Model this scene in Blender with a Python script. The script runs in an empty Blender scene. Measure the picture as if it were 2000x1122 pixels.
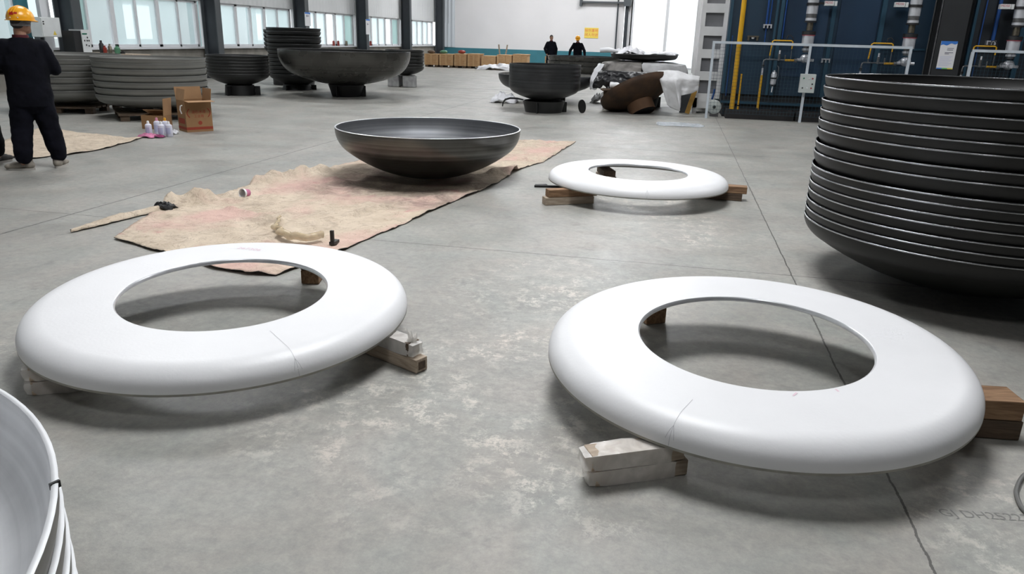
import bpy, bmesh, math, random
from mathutils import Vector, Matrix, noise, Quaternion
random.seed(7)
PI = math.pi
SC = bpy.context.scene
COL = SC.collection
H = 1.5                                   # camera height

# ------------------------------------------------------------------ camera
F = 1449.8; PITCH = 0.3228; ROLL = 0.0293; YAW = 0.2026
fw = Vector((-math.sin(YAW)*math.cos(PITCH), math.cos(YAW)*math.cos(PITCH), -math.sin(PITCH)))
rt = Vector((math.cos(YAW), math.sin(YAW), 0)); up = rt.cross(fw)
c_, s_ = math.cos(ROLL), math.sin(ROLL)
rt, up = c_*rt + s_*up, -s_*rt + c_*up
cam_d = bpy.data.cameras.new('camera'); cam = bpy.data.objects.new('camera', cam_d); COL.objects.link(cam)
cam_d.sensor_width = 36; cam_d.lens = F/2000*36; cam_d.clip_end = 300; cam_d.clip_start = .05
m3 = Matrix((rt, up, -fw)).transposed()
cam.matrix_world = Matrix.Translation((0, 0, H)) @ m3.to_4x4()
SC.camera = cam
C0 = Vector((0, 0, H))
def ray(px, py): return fw + rt*((px-1000)/F) - up*((py-561)/F)
def flo(px, py, z=0.): d = ray(px, py); return C0 + d*((z-H)/d.z)      # point of the photo on a level plane
def aty(px, py, Y): d = ray(px, py); return C0 + d*(Y/d.y)             # ... on a plane of equal depth
def atx(px, py, X): d = ray(px, py); return C0 + d*(X/d.x)             # ... on a plane parallel to the left wall

# ------------------------------------------------------------------ materials
def mat(name, col, rough=.5, metal=0., var=.0, scale=3., bump=0., bscale=40., col2=None, spec=.5, emit=None, estr=0., alpha=None, trans=None):
    m = bpy.data.materials.new(name); m.use_nodes = True
    nt = m.node_tree; N = nt.nodes; L = nt.links; b = N['Principled BSDF']
    b.inputs['Base Color'].default_value = (*col, 1); b.inputs['Roughness'].default_value = rough
    b.inputs['Metallic'].default_value = metal; b.inputs['Specular IOR Level'].default_value = spec
    tc = N.new('ShaderNodeTexCoord')
    if var > 0 or col2:
        n = N.new('ShaderNodeTexNoise'); n.inputs['Scale'].default_value = scale; n.inputs['Detail'].default_value = 5
        L.new(tc.outputs['Object'], n.inputs['Vector'])
        cr = N.new('ShaderNodeValToRGB'); cr.color_ramp.elements[0].position = .35; cr.color_ramp.elements[1].position = .65
        c2 = col2 or tuple(min(1, c*(1+var)) for c in col)
        c1 = col if col2 else tuple(c*(1-var) for c in col)
        cr.color_ramp.elements[0].color = (*c1, 1); cr.color_ramp.elements[1].color = (*c2, 1)
        L.new(n.outputs['Fac'], cr.inputs['Fac']); L.new(cr.outputs['Color'], b.inputs['Base Color'])
    if bump > 0:
        n2 = N.new('ShaderNodeTexNoise'); n2.inputs['Scale'].default_value = bscale; n2.inputs['Detail'].default_value = 4
        L.new(tc.outputs['Object'], n2.inputs['Vector'])
        bp = N.new('ShaderNodeBump'); bp.inputs['Strength'].default_value = bump; bp.inputs['Distance'].default_value = .01
        L.new(n2.outputs['Fac'], bp.inputs['Height']); L.new(bp.outputs['Normal'], b.inputs['Normal'])
    if emit:
        b.inputs['Emission Color'].default_value = (*emit, 1); b.inputs['Emission Strength'].default_value = estr
    if alpha is not None: b.inputs['Alpha'].default_value = alpha
    if trans: b.inputs['Transmission Weight'].default_value = trans
    return m

def concrete_floor():
    m = bpy.data.materials.new('concrete_floor'); m.use_nodes = True
    nt = m.node_tree; N = nt.nodes; L = nt.links; b = N['Principled BSDF']
    g = N.new('ShaderNodeNewGeometry'); sx = N.new('ShaderNodeSeparateXYZ'); L.new(g.outputs['Position'], sx.inputs[0])
    def noi(scale, detail=6, rough=.6, dist=0.):
        n = N.new('ShaderNodeTexNoise'); n.inputs['Scale'].default_value = scale; n.inputs['Detail'].default_value = detail
        n.inputs['Roughness'].default_value = rough; n.inputs['Distortion'].default_value = dist
        L.new(g.outputs['Position'], n.inputs['Vector']); return n.outputs['Fac']
    def math_(op, a, bb=None, clamp=False):
        n = N.new('ShaderNodeMath'); n.operation = op; n.use_clamp = clamp
        for i, v in enumerate((a, bb)):
            if v is None: continue
            if isinstance(v, (int, float)): n.inputs[i].default_value = v
            else: L.new(v, n.inputs[i])
        return n.outputs[0]
    def ramp(v, p0, p1, c0, c1):
        r = N.new('ShaderNodeValToRGB'); r.color_ramp.elements[0].position = p0; r.color_ramp.elements[1].position = p1
        r.color_ramp.elements[0].color = (*c0, 1); r.color_ramp.elements[1].color = (*c1, 1); L.new(v, r.inputs[0]); return r.outputs[0]
    def mix(f, a, bb):
        x = N.new('ShaderNodeMix'); x.data_type = 'RGBA'
        if isinstance(f, (int, float)): x.inputs[0].default_value = f
        else: L.new(f, x.inputs[0])
        for i, v in ((6, a), (7, bb)):
            if isinstance(v, tuple): x.inputs[i].default_value = (*v, 1)
            else: L.new(v, x.inputs[i])
        return x.outputs[2]
    base = ramp(noi(1.1, 7, .62, .4), .32, .68, (.255, .252, .241), (.36, .353, .336))
    fine = ramp(noi(19, 9, .8, .12), .32, .68, (.76, .765, .77), (1.18, 1.165, 1.13))
    mm = N.new('ShaderNodeMix'); mm.data_type = 'RGBA'; mm.blend_type = 'MULTIPLY'; mm.inputs[0].default_value = 1
    L.new(base, mm.inputs[6]); L.new(fine, mm.inputs[7]); c = mm.outputs[2]
    # worn pale scuffs: patches scattered around a few worn spots
    sc = ramp(noi(9., 10, .84, .12), .50, .585, (0, 0, 0), (1, 1, 1))
    area = None
    for (x, y, r) in ((-.75, 2.55, .75), (-.35, 2.35, .5), (-.9, 3.3, .6), (-.6, 4.4, .8), (1.9, 2.2, .7), (-1.3, 2.5, .4), (-.4, 3.6, .5), (-1.45, 2.45, .32), (-1.0, 3.05, .3), (-2.9, 3.0, .4), (1.6, 2.0, .7), (.2, 6.3, .7), (1.35, 2.35, .5), (-.3, 7.6, .8)):
        d = math_('ADD', math_('POWER', math_('SUBTRACT', sx.outputs[0], x), 2.), math_('POWER', math_('SUBTRACT', sx.outputs[1], y), 2.))
        v = math_('SUBTRACT', 1., math_('DIVIDE', d, r*r), True)
        area = v if area is None else math_('MAXIMUM', area, v)
    area = math_('POWER', area, .6)
    big = ramp(noi(2.3, 4, .6, .3), .45, .62, (0, 0, 0), (1, 1, 1))
    f = math_('MULTIPLY', math_('MULTIPLY', area, sc), math_('MULTIPLY', math_('ADD', big, .35), .72), True)
    c = mix(f, c, (.62, .58, .53))
    # dark scratches / tyre scuffs
    w = N.new('ShaderNodeTexNoise'); w.inputs['Scale'].default_value = 3.; w.inputs['Detail'].default_value = 10; w.inputs['Distortion'].default_value = 1.6
    L.new(g.outputs['Position'], w.inputs['Vector'])
    dk = ramp(w.outputs['Fac'], .60, .72, (0, 0, 0), (1, 1, 1)); c = mix(math_('MULTIPLY', dk, .35), c, (.13, .13, .125))
    hu = ramp(noi(1.7, 5, .6, 1.), .35, .65, (.97, 1.0, .985), (1.03, .995, .965)); hm = N.new('ShaderNodeMix'); hm.data_type = 'RGBA'; hm.blend_type = 'MULTIPLY'; hm.inputs[0].default_value = 1; L.new(c, hm.inputs[6]); L.new(hu, hm.inputs[7]); c = hm.outputs[2]
    # sawn joints of the slab
    wob = math_('MULTIPLY', math_('SUBTRACT', noi(3.5, 9, .8), .5), .04)
    def joint(axis, pos, wd):
        d = math_('ABSOLUTE', math_('ADD', math_('SUBTRACT', sx.outputs[axis], pos), wob))
        return math_('LESS_THAN', d, wd)
    j = None
    for a, p, wd in ((0, .905, .0045), (0, -4.86, .008), (0, -10.6, .012), (0, 6.7, .01), (1, 5.2, .0045), (1, 11.2, .008), (1, 17., .01), (1, 19.1, .022), (1, 22.9, .05), (1, 28.9, .03)):
        v = joint(a, p, wd); j = v if j is None else math_('MAXIMUM', j, v)
    c = mix(math_('MULTIPLY', j, .85), c, (.045, .043, .04))
    L.new(c, b.inputs['Base Color'])
    rr = ramp(noi(2.2, 6, .65), .3, .7, (.34, .34, .34), (.58, .58, .58)); L.new(rr, b.inputs['Roughness'])
    bp = N.new('ShaderNodeBump'); bp.inputs['Strength'].default_value = .25; bp.inputs['Distance'].default_value = .006
    L.new(noi(30, 6, .7), bp.inputs['Height']); L.new(bp.outputs['Normal'], b.inputs['Normal'])
    return m

def canvas_mat(pink=True):
    m = bpy.data.materials.new('dusty_canvas'); m.use_nodes = True
    nt = m.node_tree; N = nt.nodes; L = nt.links; b = N['Principled BSDF']; b.inputs['Roughness'].default_value = .95; b.inputs['Specular IOR Level'].default_value = .1
    g = N.new('ShaderNodeNewGeometry')
    def noi(s, d=6, r=.6, off=0, dist=.3):
        mp = N.new('ShaderNodeMapping'); mp.inputs['Location'].default_value = (off, off*.7, 0); L.new(g.outputs['Position'], mp.inputs[0])
        n = N.new('ShaderNodeTexNoise'); n.inputs['Scale'].default_value = s; n.inputs['Detail'].default_value = d; n.inputs['Roughness'].default_value = r; n.inputs['Distortion'].default_value = dist
        L.new(mp.outputs[0], n.inputs['Vector']); return n.outputs['Fac']
    def ramp(v, p0, p1, c0, c1):
        r = N.new('ShaderNodeValToRGB'); r.color_ramp.elements[0].position = p0; r.color_ramp.elements[1].position = p1
        r.color_ramp.elements[0].color = (*c0, 1); r.color_ramp.elements[1].color = (*c1, 1); L.new(v, r.inputs[0]); return r.outputs[0]
    def mix(f, a, bb):
        x = N.new('ShaderNodeMix'); x.data_type = 'RGBA'; L.new(f, x.inputs[0])
        for i, v in ((6, a), (7, bb)):
            if isinstance(v, tuple): x.inputs[i].default_value = (*v, 1)
            else: L.new(v, x.inputs[i])
        return x.outputs[2]
    c = ramp(noi(5, 8, .7), .3, .7, (.50, .41, .315), (.68, .58, .465))
    dirt = ramp(noi(3.2, 9, .8, 4., .9), .50, .68, (0, 0, 0), (.62, .62, .62)); c = mix(dirt, c, (.27, .215, .17))
    rg = N.new('ShaderNodeMath'); rg.operation = 'ABSOLUTE'; sb = N.new('ShaderNodeMath'); sb.operation = 'SUBTRACT'; sb.inputs[1].default_value = .5; L.new(noi(4.2, 4, .55, 9., 1.6), sb.inputs[0]); L.new(sb.outputs[0], rg.inputs[0])
    crease = ramp(rg.outputs[0], .0, .016, (.5, .5, .5), (0, 0, 0)); c = mix(crease, c, (.25, .19, .145))
    if pink:
        pk = ramp(noi(1.15, 4, .55, 2.3), .49, .64, (0, 0, 0), (.5, .5, .5)); c = mix(pk, c, (.66, .38, .36))
        pk2 = ramp(noi(2.1, 5, .6, 7.7), .62, .72, (0, 0, 0), (.5, .5, .5)); c = mix(pk2, c, (.48, .16, .19))
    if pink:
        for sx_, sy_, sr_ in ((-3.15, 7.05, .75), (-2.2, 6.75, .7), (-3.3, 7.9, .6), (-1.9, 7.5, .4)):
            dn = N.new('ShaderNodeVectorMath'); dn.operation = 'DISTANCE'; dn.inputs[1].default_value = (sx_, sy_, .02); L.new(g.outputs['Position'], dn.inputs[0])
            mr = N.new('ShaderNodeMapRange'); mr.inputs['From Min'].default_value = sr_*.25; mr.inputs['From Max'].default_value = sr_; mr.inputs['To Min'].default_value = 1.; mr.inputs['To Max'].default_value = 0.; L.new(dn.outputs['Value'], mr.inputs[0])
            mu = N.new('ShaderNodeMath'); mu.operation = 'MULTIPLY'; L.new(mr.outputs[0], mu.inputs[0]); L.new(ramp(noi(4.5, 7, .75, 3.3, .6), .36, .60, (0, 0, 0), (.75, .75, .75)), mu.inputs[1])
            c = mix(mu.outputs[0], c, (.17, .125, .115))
    L.new(c, b.inputs['Base Color'])
    bp = N.new('ShaderNodeBump'); bp.inputs['Strength'].default_value = .8; bp.inputs['Distance'].default_value = .02
    L.new(noi(16, 7, .65, 1.), bp.inputs['Height']); L.new(bp.outputs['Normal'], b.inputs['Normal'])
    return m

def wood_mat(name, c1, c2, scale=6.):
    m = bpy.data.materials.new(name); m.use_nodes = True
    nt = m.node_tree; N = nt.nodes; L = nt.links; b = N['Principled BSDF']; b.inputs['Roughness'].default_value = .75
    tc = N.new('ShaderNodeTexCoord'); mp = N.new('ShaderNodeMapping'); mp.inputs['Scale'].default_value = (1., 9., 9.); L.new(tc.outputs['Object'], mp.inputs[0])
    n = N.new('ShaderNodeTexNoise'); n.inputs['Scale'].default_value = scale; n.inputs['Detail'].default_value = 7; n.inputs['Distortion'].default_value = .6; L.new(mp.outputs[0], n.inputs['Vector'])
    r = N.new('ShaderNodeValToRGB'); r.color_ramp.elements[0].position = .35; r.color_ramp.elements[1].position = .7
    r.color_ramp.elements[0].color = (*c1, 1); r.color_ramp.elements[1].color = (*c2, 1); L.new(n.outputs['Fac'], r.inputs[0]); L.new(r.outputs[0], b.inputs['Base Color'])
    bp = N.new('ShaderNodeBump'); bp.inputs['Strength'].default_value = .35; bp.inputs['Distance'].default_value = .004; L.new(n.outputs['Fac'], bp.inputs['Height']); L.new(bp.outputs['Normal'], b.inputs['Normal'])
    return m

def turned_metal(name, c1, c2, rough, metal, freq=26., aniso=.0, blotch=2.):
    """lathe-spun steel: fine concentric bands along the local height plus blotches"""
    m = bpy.data.materials.new(name); m.use_nodes = True
    nt = m.node_tree; N = nt.nodes; L = nt.links; b = N['Principled BSDF']; b.inputs['Metallic'].default_value = metal
    tc = N.new('ShaderNodeTexCoord'); sx = N.new('ShaderNodeSeparateXYZ'); L.new(tc.outputs['Object'], sx.inputs[0])
    ln = N.new('ShaderNodeVectorMath'); ln.operation = 'LENGTH'; cx = N.new('ShaderNodeCombineXYZ'); L.new(sx.outputs[0], cx.inputs[0]); L.new(sx.outputs[1], cx.inputs[1]); L.new(cx.outputs[0], ln.inputs[0])
    ad = N.new('ShaderNodeMath'); L.new(ln.outputs['Value'], ad.inputs[0]); L.new(sx.outputs[2], ad.inputs[1])
    n1 = N.new('ShaderNodeTexNoise'); n1.noise_dimensions = '1D'; n1.inputs['Scale'].default_value = freq; n1.inputs['Detail'].default_value = 6; L.new(ad.outputs[0], n1.inputs['W'])
    n2 = N.new('ShaderNodeTexNoise'); n2.inputs['Scale'].default_value = blotch; n2.inputs['Detail'].default_value = 6; L.new(tc.outputs['Object'], n2.inputs['Vector'])
    av = N.new('ShaderNodeMath'); av.operation = 'ADD'; L.new(n1.outputs['Fac'], av.inputs[0]); L.new(n2.outputs['Fac'], av.inputs[1])
    hf = N.new('ShaderNodeMath'); hf.operation = 'MULTIPLY'; hf.inputs[1].default_value = .5; L.new(av.outputs[0], hf.inputs[0])
    r = N.new('ShaderNodeValToRGB'); r.color_ramp.elements[0].position = .36; r.color_ramp.elements[1].position = .64
    r.color_ramp.elements[0].color = (*c1, 1); r.color_ramp.elements[1].color = (*c2, 1); L.new(hf.outputs[0], r.inputs[0]); L.new(r.outputs[0], b.inputs['Base Color'])
    rr = N.new('ShaderNodeMapRange'); rr.inputs['To Min'].default_value = rough-.02; rr.inputs['To Max'].default_value = rough+.05; L.new(n2.outputs['Fac'], rr.inputs[0]); L.new(rr.outputs[0], b.inputs['Roughness'])
    bp = N.new('ShaderNodeBump'); bp.inputs['Strength'].default_value = .12; bp.inputs['Distance'].default_value = .004; L.new(n1.outputs['Fac'], bp.inputs['Height']); L.new(bp.outputs['Normal'], b.inputs['Normal'])
    return m

def ribbed_wall(name, col, freq, axis, depth=.4):
    m = mat(name, col, .6, 0, .03, .6)
    nt = m.node_tree; N = nt.nodes; L = nt.links; b = N['Principled BSDF']
    g = N.new('ShaderNodeNewGeometry'); sx = N.new('ShaderNodeSeparateXYZ'); L.new(g.outputs['Position'], sx.inputs[0])
    mu = N.new('ShaderNodeMath'); mu.operation = 'MULTIPLY'; mu.inputs[1].default_value = freq; L.new(sx.outputs[axis], mu.inputs[0])
    si = N.new('ShaderNodeMath'); si.operation = 'SINE'; L.new(mu.outputs[0], si.inputs[0])
    bp = N.new('ShaderNodeBump'); bp.inputs['Strength'].default_value = depth; bp.inputs['Distance'].default_value = .03; L.new(si.outputs[0], bp.inputs['Height']); L.new(bp.outputs['Normal'], b.inputs['Normal'])
    return m

def glass_mat(name, tint, frost):
    m = bpy.data.materials.new(name); m.use_nodes = True
    nt = m.node_tree; N = nt.nodes; L = nt.links; N.remove(N['Principled BSDF'])
    tr = N.new('ShaderNodeBsdfTransparent'); tr.inputs[0].default_value = (*tint, 1)
    tl = N.new('ShaderNodeBsdfTranslucent'); tl.inputs[0].default_value = (*tint, 1)
    gl = N.new('ShaderNodeBsdfGlossy'); gl.inputs['Roughness'].default_value = .08
    m1 = N.new('ShaderNodeMixShader'); m1.inputs[0].default_value = frost; L.new(tr.outputs[0], m1.inputs[1]); L.new(tl.outputs[0], m1.inputs[2])
    m2 = N.new('ShaderNodeMixShader'); m2.inputs[0].default_value = .07; L.new(m1.outputs[0], m2.inputs[1]); L.new(gl.outputs[0], m2.inputs[2])
    L.new(m2.outputs[0], N['Material Output'].inputs[0]); return m

def film_mat(name, tint=(.95, .95, .95), op=.35):
    m = bpy.data.materials.new(name); m.use_nodes = True
    nt = m.node_tree; N = nt.nodes; L = nt.links; b = N['Principled BSDF']
    b.inputs['Base Color'].default_value = (*tint, 1); b.inputs['Roughness'].default_value = .22
    tc = N.new('ShaderNodeTexCoord'); n = N.new('ShaderNodeTexNoise'); n.inputs['Scale'].default_value = 11; n.inputs['Detail'].default_value = 4; n.inputs['Distortion'].default_value = .6; L.new(tc.outputs['Object'], n.inputs['Vector'])
    mr = N.new('ShaderNodeMapRange'); mr.inputs['From Min'].default_value = .35; mr.inputs['From Max'].default_value = .7; mr.inputs['To Min'].default_value = op*.8; mr.inputs['To Max'].default_value = op*1.25; L.new(n.outputs['Fac'], mr.inputs[0]); L.new(mr.outputs[0], b.inputs['Alpha'])
    bp = N.new('ShaderNodeBump'); bp.inputs['Strength'].default_value = .8; bp.inputs['Distance'].default_value = .01; L.new(n.outputs['Fac'], bp.inputs['Height']); L.new(bp.outputs['Normal'], b.inputs['Normal'])
    return m

M = {}
M['floor'] = concrete_floor()
M['canvas'] = canvas_mat(); M['canvas_plain'] = canvas_mat(False)
M['edge_dark'] = mat('tarp_edge_dark', (.02, .019, .018), .9)  # near-black colour along the edges of the canvases
M['white_paint'] = mat('white_developer', (.75, .75, .765), .42, 0, .012, 5, .06, 60)
M['raw_edge'] = mat('raw_steel_edge', (.30, .29, .26), .5, .5, .15, 12)
M['machined'] = mat('machined_steel', (.80, .81, .84), .3, .6, .05, 20)
M['bowl'] = turned_metal('bowl_steel', (.075, .072, .066), (.15, .147, .14), .30, .9, 20)
M['bowl_in'] = turned_metal('bowl_inside_steel', (.12, .124, .135), (.20, .206, .215), .52, .75, 20)
M['black_shell'] = turned_metal('black_shell', (.006, .006, .006), (.013, .0125, .0118), .46, .1, 14, blotch=3)
M['dark_shell'] = turned_metal('dark_shell', (.014, .0145, .015), (.028, .0285, .028), .40, .3, 18)
M['dark_bowl'] = turned_metal('dark_bowl', (.05, .049, .045), (.09, .087, .078), .26, .6, 14)
M['steel_shell'] = turned_metal('dark_steel_shell', (.03, .031, .033), (.065, .066, .068), .36, .6, 18)
M['grey_shell'] = turned_metal('grey_shell', (.155, .155, .145), (.23, .23, .215), .5, .25, 16)
M['pale_shell'] = turned_metal('pale_blasted_steel', (.66, .67, .69), (.82, .83, .85), .42, .15, 30, blotch=9)
M['pale_side'] = turned_metal('blasted_steel_side', (.15, .145, .135), (.25, .24, .225), .5, .4, 30, blotch=6)
M['rust'] = mat('rusty_steel', (.030, .016, .008), .8, .1, .5, 4, .3, 30, col2=(.065, .032, .014))
M['rust_light'] = mat('rusty_pipe', (.085, .042, .02), .8, .1, .5, 4, .3, 30, col2=(.12, .062, .03))
M['wood'] = wood_mat('brown_timber', (.16, .085, .042), (.33, .20, .11))
M['wood_dark'] = wood_mat('dark_timber', (.06, .038, .024), (.13, .088, .056))
M['wood_pale'] = wood_mat('pale_timber', (.30, .235, .175), (.50, .41, .32))
M['crate'] = wood_mat('crate_wood', (.38, .21, .09), (.56, .35, .18))
M['crate2'] = wood_mat('crate_panel', (.44, .26, .12), (.58, .38, .2))
M['film'] = film_mat('clear_film', (.95, .92, .88), .5)
M['film_y'] = film_mat('yellow_film', (.62, .50, .32), .6)
M['bluish_flat'] = film_mat('bluish_patch', (.75, .82, .9), .3)
M['card'] = mat('cardboard', (.30, .165, .075), .85, 0, .08, 4)
M['card_in'] = mat('cardboard_inside', (.36, .21, .105), .85, 0, .08, 4)
M['red_print'] = mat('red_print', (.30, .045, .022), .8)
M['dark_print'] = mat('dark_print', (.03, .03, .03), .8)
M['can'] = mat('can_white', (.68, .68, .78), .35, 0, .05, 20)
M['can_top'] = mat('can_cap', (.85, .85, .87), .3)
M['can_blue'] = mat('can_label', (.46, .48, .66), .4)
M['orange_cap'] = mat('orange_cap', (.75, .36, .02), .4)
M['pink_cap'] = mat('pink_cap', (.65, .25, .35), .4)
M['pink'] = mat('pink_cloth', (.20, .03, .10), .9, 0, .3, 14, .5, 50)
M['pink_pale'] = mat('pale_pink_cloth', (.50, .17, .29), .9, 0, .2, 14, .5, 50)
M['clear'] = mat('clear_plastic', (.85, .85, .85), .15, trans=.7)
M['navy'] = mat('navy_workwear', (.0045, .005, .0085), .9, 0, .25, 8, .5, 26, spec=.12)
M['navy2'] = mat('navy_trousers', (.0042, .0046, .0085), .9, 0, .25, 8, .5, 26, spec=.12)
M['black_cloth'] = mat('black_workwear', (.0035, .0035, .004), .9, 0, .25, 8, .5, 26, spec=.12)
M['collar'] = mat('maroon_collar', (.07, .006, .011), .85)
M['helmet'] = mat('yellow_helmet', (.80, .36, .012), .28, 0, .03, 5)
M['red_mark'] = mat('red_sticker', (.42, .018, .015), .4)
M['skin'] = mat('skin', (.32, .17, .11), .55, 0, .06, 12)
M['hair'] = mat('hair', (.02, .018, .017), .7, 0, .3, 40)
M['hair_grey'] = mat('grey_headband', (.16, .16, .165), .8, 0, .2, 30)
M['shoe'] = mat('dusty_shoe', (.25, .225, .19), .85, 0, .2, 14)
M['shoe_dark'] = mat('dark_shoe', (.05, .046, .042), .8, 0, .2, 14)
M['sole'] = mat('shoe_sole', (.38, .36, .33), .8)
M['eye'] = mat('eye', (.02, .015, .012), .3)
M['wall_white'] = mat('white_wall', (.64, .63, .64), .75, 0, .03, .5)
M['clad'] = ribbed_wall('ribbed_cladding', (.62, .63, .64), 21., 1, .28)
M['clad_far'] = ribbed_wall('pale_cladding', (.56, .60, .64), 26., 0, .5)
M['teal'] = mat('teal_paint', (.030, .155, .195), .6, 0, .06, 2)
M['plinth'] = mat('rough_render', (.235, .22, .195), .85, 0, .18, 2.2, .3, 12)
M['ceil'] = mat('roof_sheet', (.20, .205, .215), .8)
M['clad_dark'] = ribbed_wall('grey_cladding', (.20, .205, .21), 21., 1, .6)
M['frame_white'] = mat('white_frame', (.62, .63, .65), .45)
M['glass'] = glass_mat('aqua_glass', (.88, .94, .95), .5)
M['glass_clear'] = glass_mat('clear_glass', (.94, .97, .98), .2)
M['glass_green'] = glass_mat('green_glass', (.62, .73, .72), .6)
M['column'] = mat('dark_steel_paint', (.022, .027, .034), .5, 0, .12, 2)
M['column_grey'] = mat('grey_steel_paint', (.055, .062, .068), .5, 0, .12, 2)
M['column_r'] = mat('charcoal_steel_paint', (.018, .0195, .022), .5, 0, .12, 2)
M['furn'] = mat('furnace_blue', (.0070, .0265, .052), .45, 0, .14, 1.1)
M['furn2'] = mat('furnace_panel_blue', (.0105, .031, .066), .42, 0, .12, 1.1)
M['furn_rib'] = mat('furnace_rib_blue', (.012, .05, .085), .45, 0, .1, 1.5)
M['furn_dark'] = mat('furnace_dark', (.006, .010, .016), .6, 0, .2, 2)
M['skirt'] = mat('dark_plinth', (.012, .011, .012), .7, 0, .4, 2.5)  # near-black mottled colour of the furnace base and kerbs
M['yellow'] = mat('yellow_pipe', (.60, .33, .008), .4, 0, .06, 6)
M['conduit'] = mat('blue_conduit', (.010, .06, .23), .4)
M['duct'] = mat('galvanised_duct', (.62, .63, .67), .3, .45, .06, 6)
M['grey_pipe'] = mat('grey_pipe', (.16, .16, .165), .4, .6, .2, 12)
M['brass'] = mat('bellows_metal', (.17, .15, .115), .35, .8, .15, 20)
M['flange_dark'] = mat('flange_black', (.012, .012, .014), .5)
M['fence'] = mat('fence_paint', (.52, .57, .62), .4, 0, .06, 8)
M['wire'] = mat('fence_wire', (.014, .045, .068), .5)
M['panel'] = mat('light_grey_enamel', (.50, .54, .53), .4, 0, .04, 5)
M['panel_white'] = mat('white_enamel', (.62, .64, .64), .4, 0, .04, 5)
M['green_b'] = mat('green_button', (.01, .12, .07), .3)
M['red_b'] = mat('red_button', (.30, .02, .03), .3)
M['black'] = mat('black_plastic', (.008, .008, .009), .5)
M['black_sheet'] = mat('black_plastic_sheet', (.007, .007, .009), .32, 0, .3, 6, .7, 14)
M['white_sheet'] = mat('white_plastic_sheet', (.66, .66, .69), .5, 0, .06, 6, .6, 14)
M['felt'] = mat('white_felt', (.60, .60, .61), .95, 0, .05, 8, .3, 60)
M['felt_grey'] = mat('grey_felt', (.42, .42, .425), .95, 0, .08, 8, .3, 60)
M['film_grey'] = mat('dusty_tarpaulin', (.15, .14, .13), .6, 0, .35, 4, .8, 12)
M['tower'] = mat('pale_grey_steel', (.62, .62, .62), .5, 0, .06, 3)
M['tower_in'] = mat('grey_steel_panel', (.20, .20, .215), .5, 0, .06, 3)
M['sign_y'] = mat('yellow_sign', (.74, .57, .09), .6)
M['sign_red'] = mat('red_letter', (.62, .11, .05), .6)
M['paper'] = mat('white_paper', (.70, .70, .72), .7)
M['poster_blue'] = mat('poster_blue', (.035, .17, .55), .6)
M['poster_green'] = mat('poster_green', (.12, .45, .12), .6)
M['poster_yellow'] = mat('poster_yellow', (.72, .62, .08), .6)
M['grey_text'] = mat('grey_text', (.22, .22, .26), .7)
M['red_text'] = mat('red_text', (.45, .07, .10), .7)
M['pencil'] = mat('pencil_line', (.40, .40, .42), .7)
M['pink_mark'] = mat('pink_mark', (.72, .55, .62), .7)
M['stencil'] = mat('faded_stencil', (.20, .198, .19), .8)
M['hose'] = mat('grey_hose', (.15, .15, .145), .45)
M['stone'] = mat('grey_stone', (.30, .30, .30), .8, 0, .2, 8, .4, 30)
M['ochre'] = mat('ochre_board', (.32, .18, .035), .8, 0, .2, 5)
M['red_can'] = mat('red_can', (.25, .03, .02), .4)
M['green_can'] = mat('green_can', (.08, .22, .13), .4)
M['sky_panel'] = mat('skylight_sheet', (.8, .8, .8), .6, emit=(.97, .985, 1.), estr=25.)
M['bright_window'] = mat('bright_window', (.8, .8, .8), .6, emit=(.95, .99, 1.), estr=1.6)
M['neigh'] = mat('pale_aqua_wall', (.72, .78, .78), .8, 0, .06, .5)
M['neigh_grey'] = mat('aqua_grey_column', (.30, .42, .43), .8)
M['ground'] = mat('outdoor_concrete', (.80, .81, .82), .9)
M['truck'] = mat('white_truck_body', (.75, .77, .8), .5)
M['dark_green'] = mat('dark_green_drum', (.01, .05, .04), .5)

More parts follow.
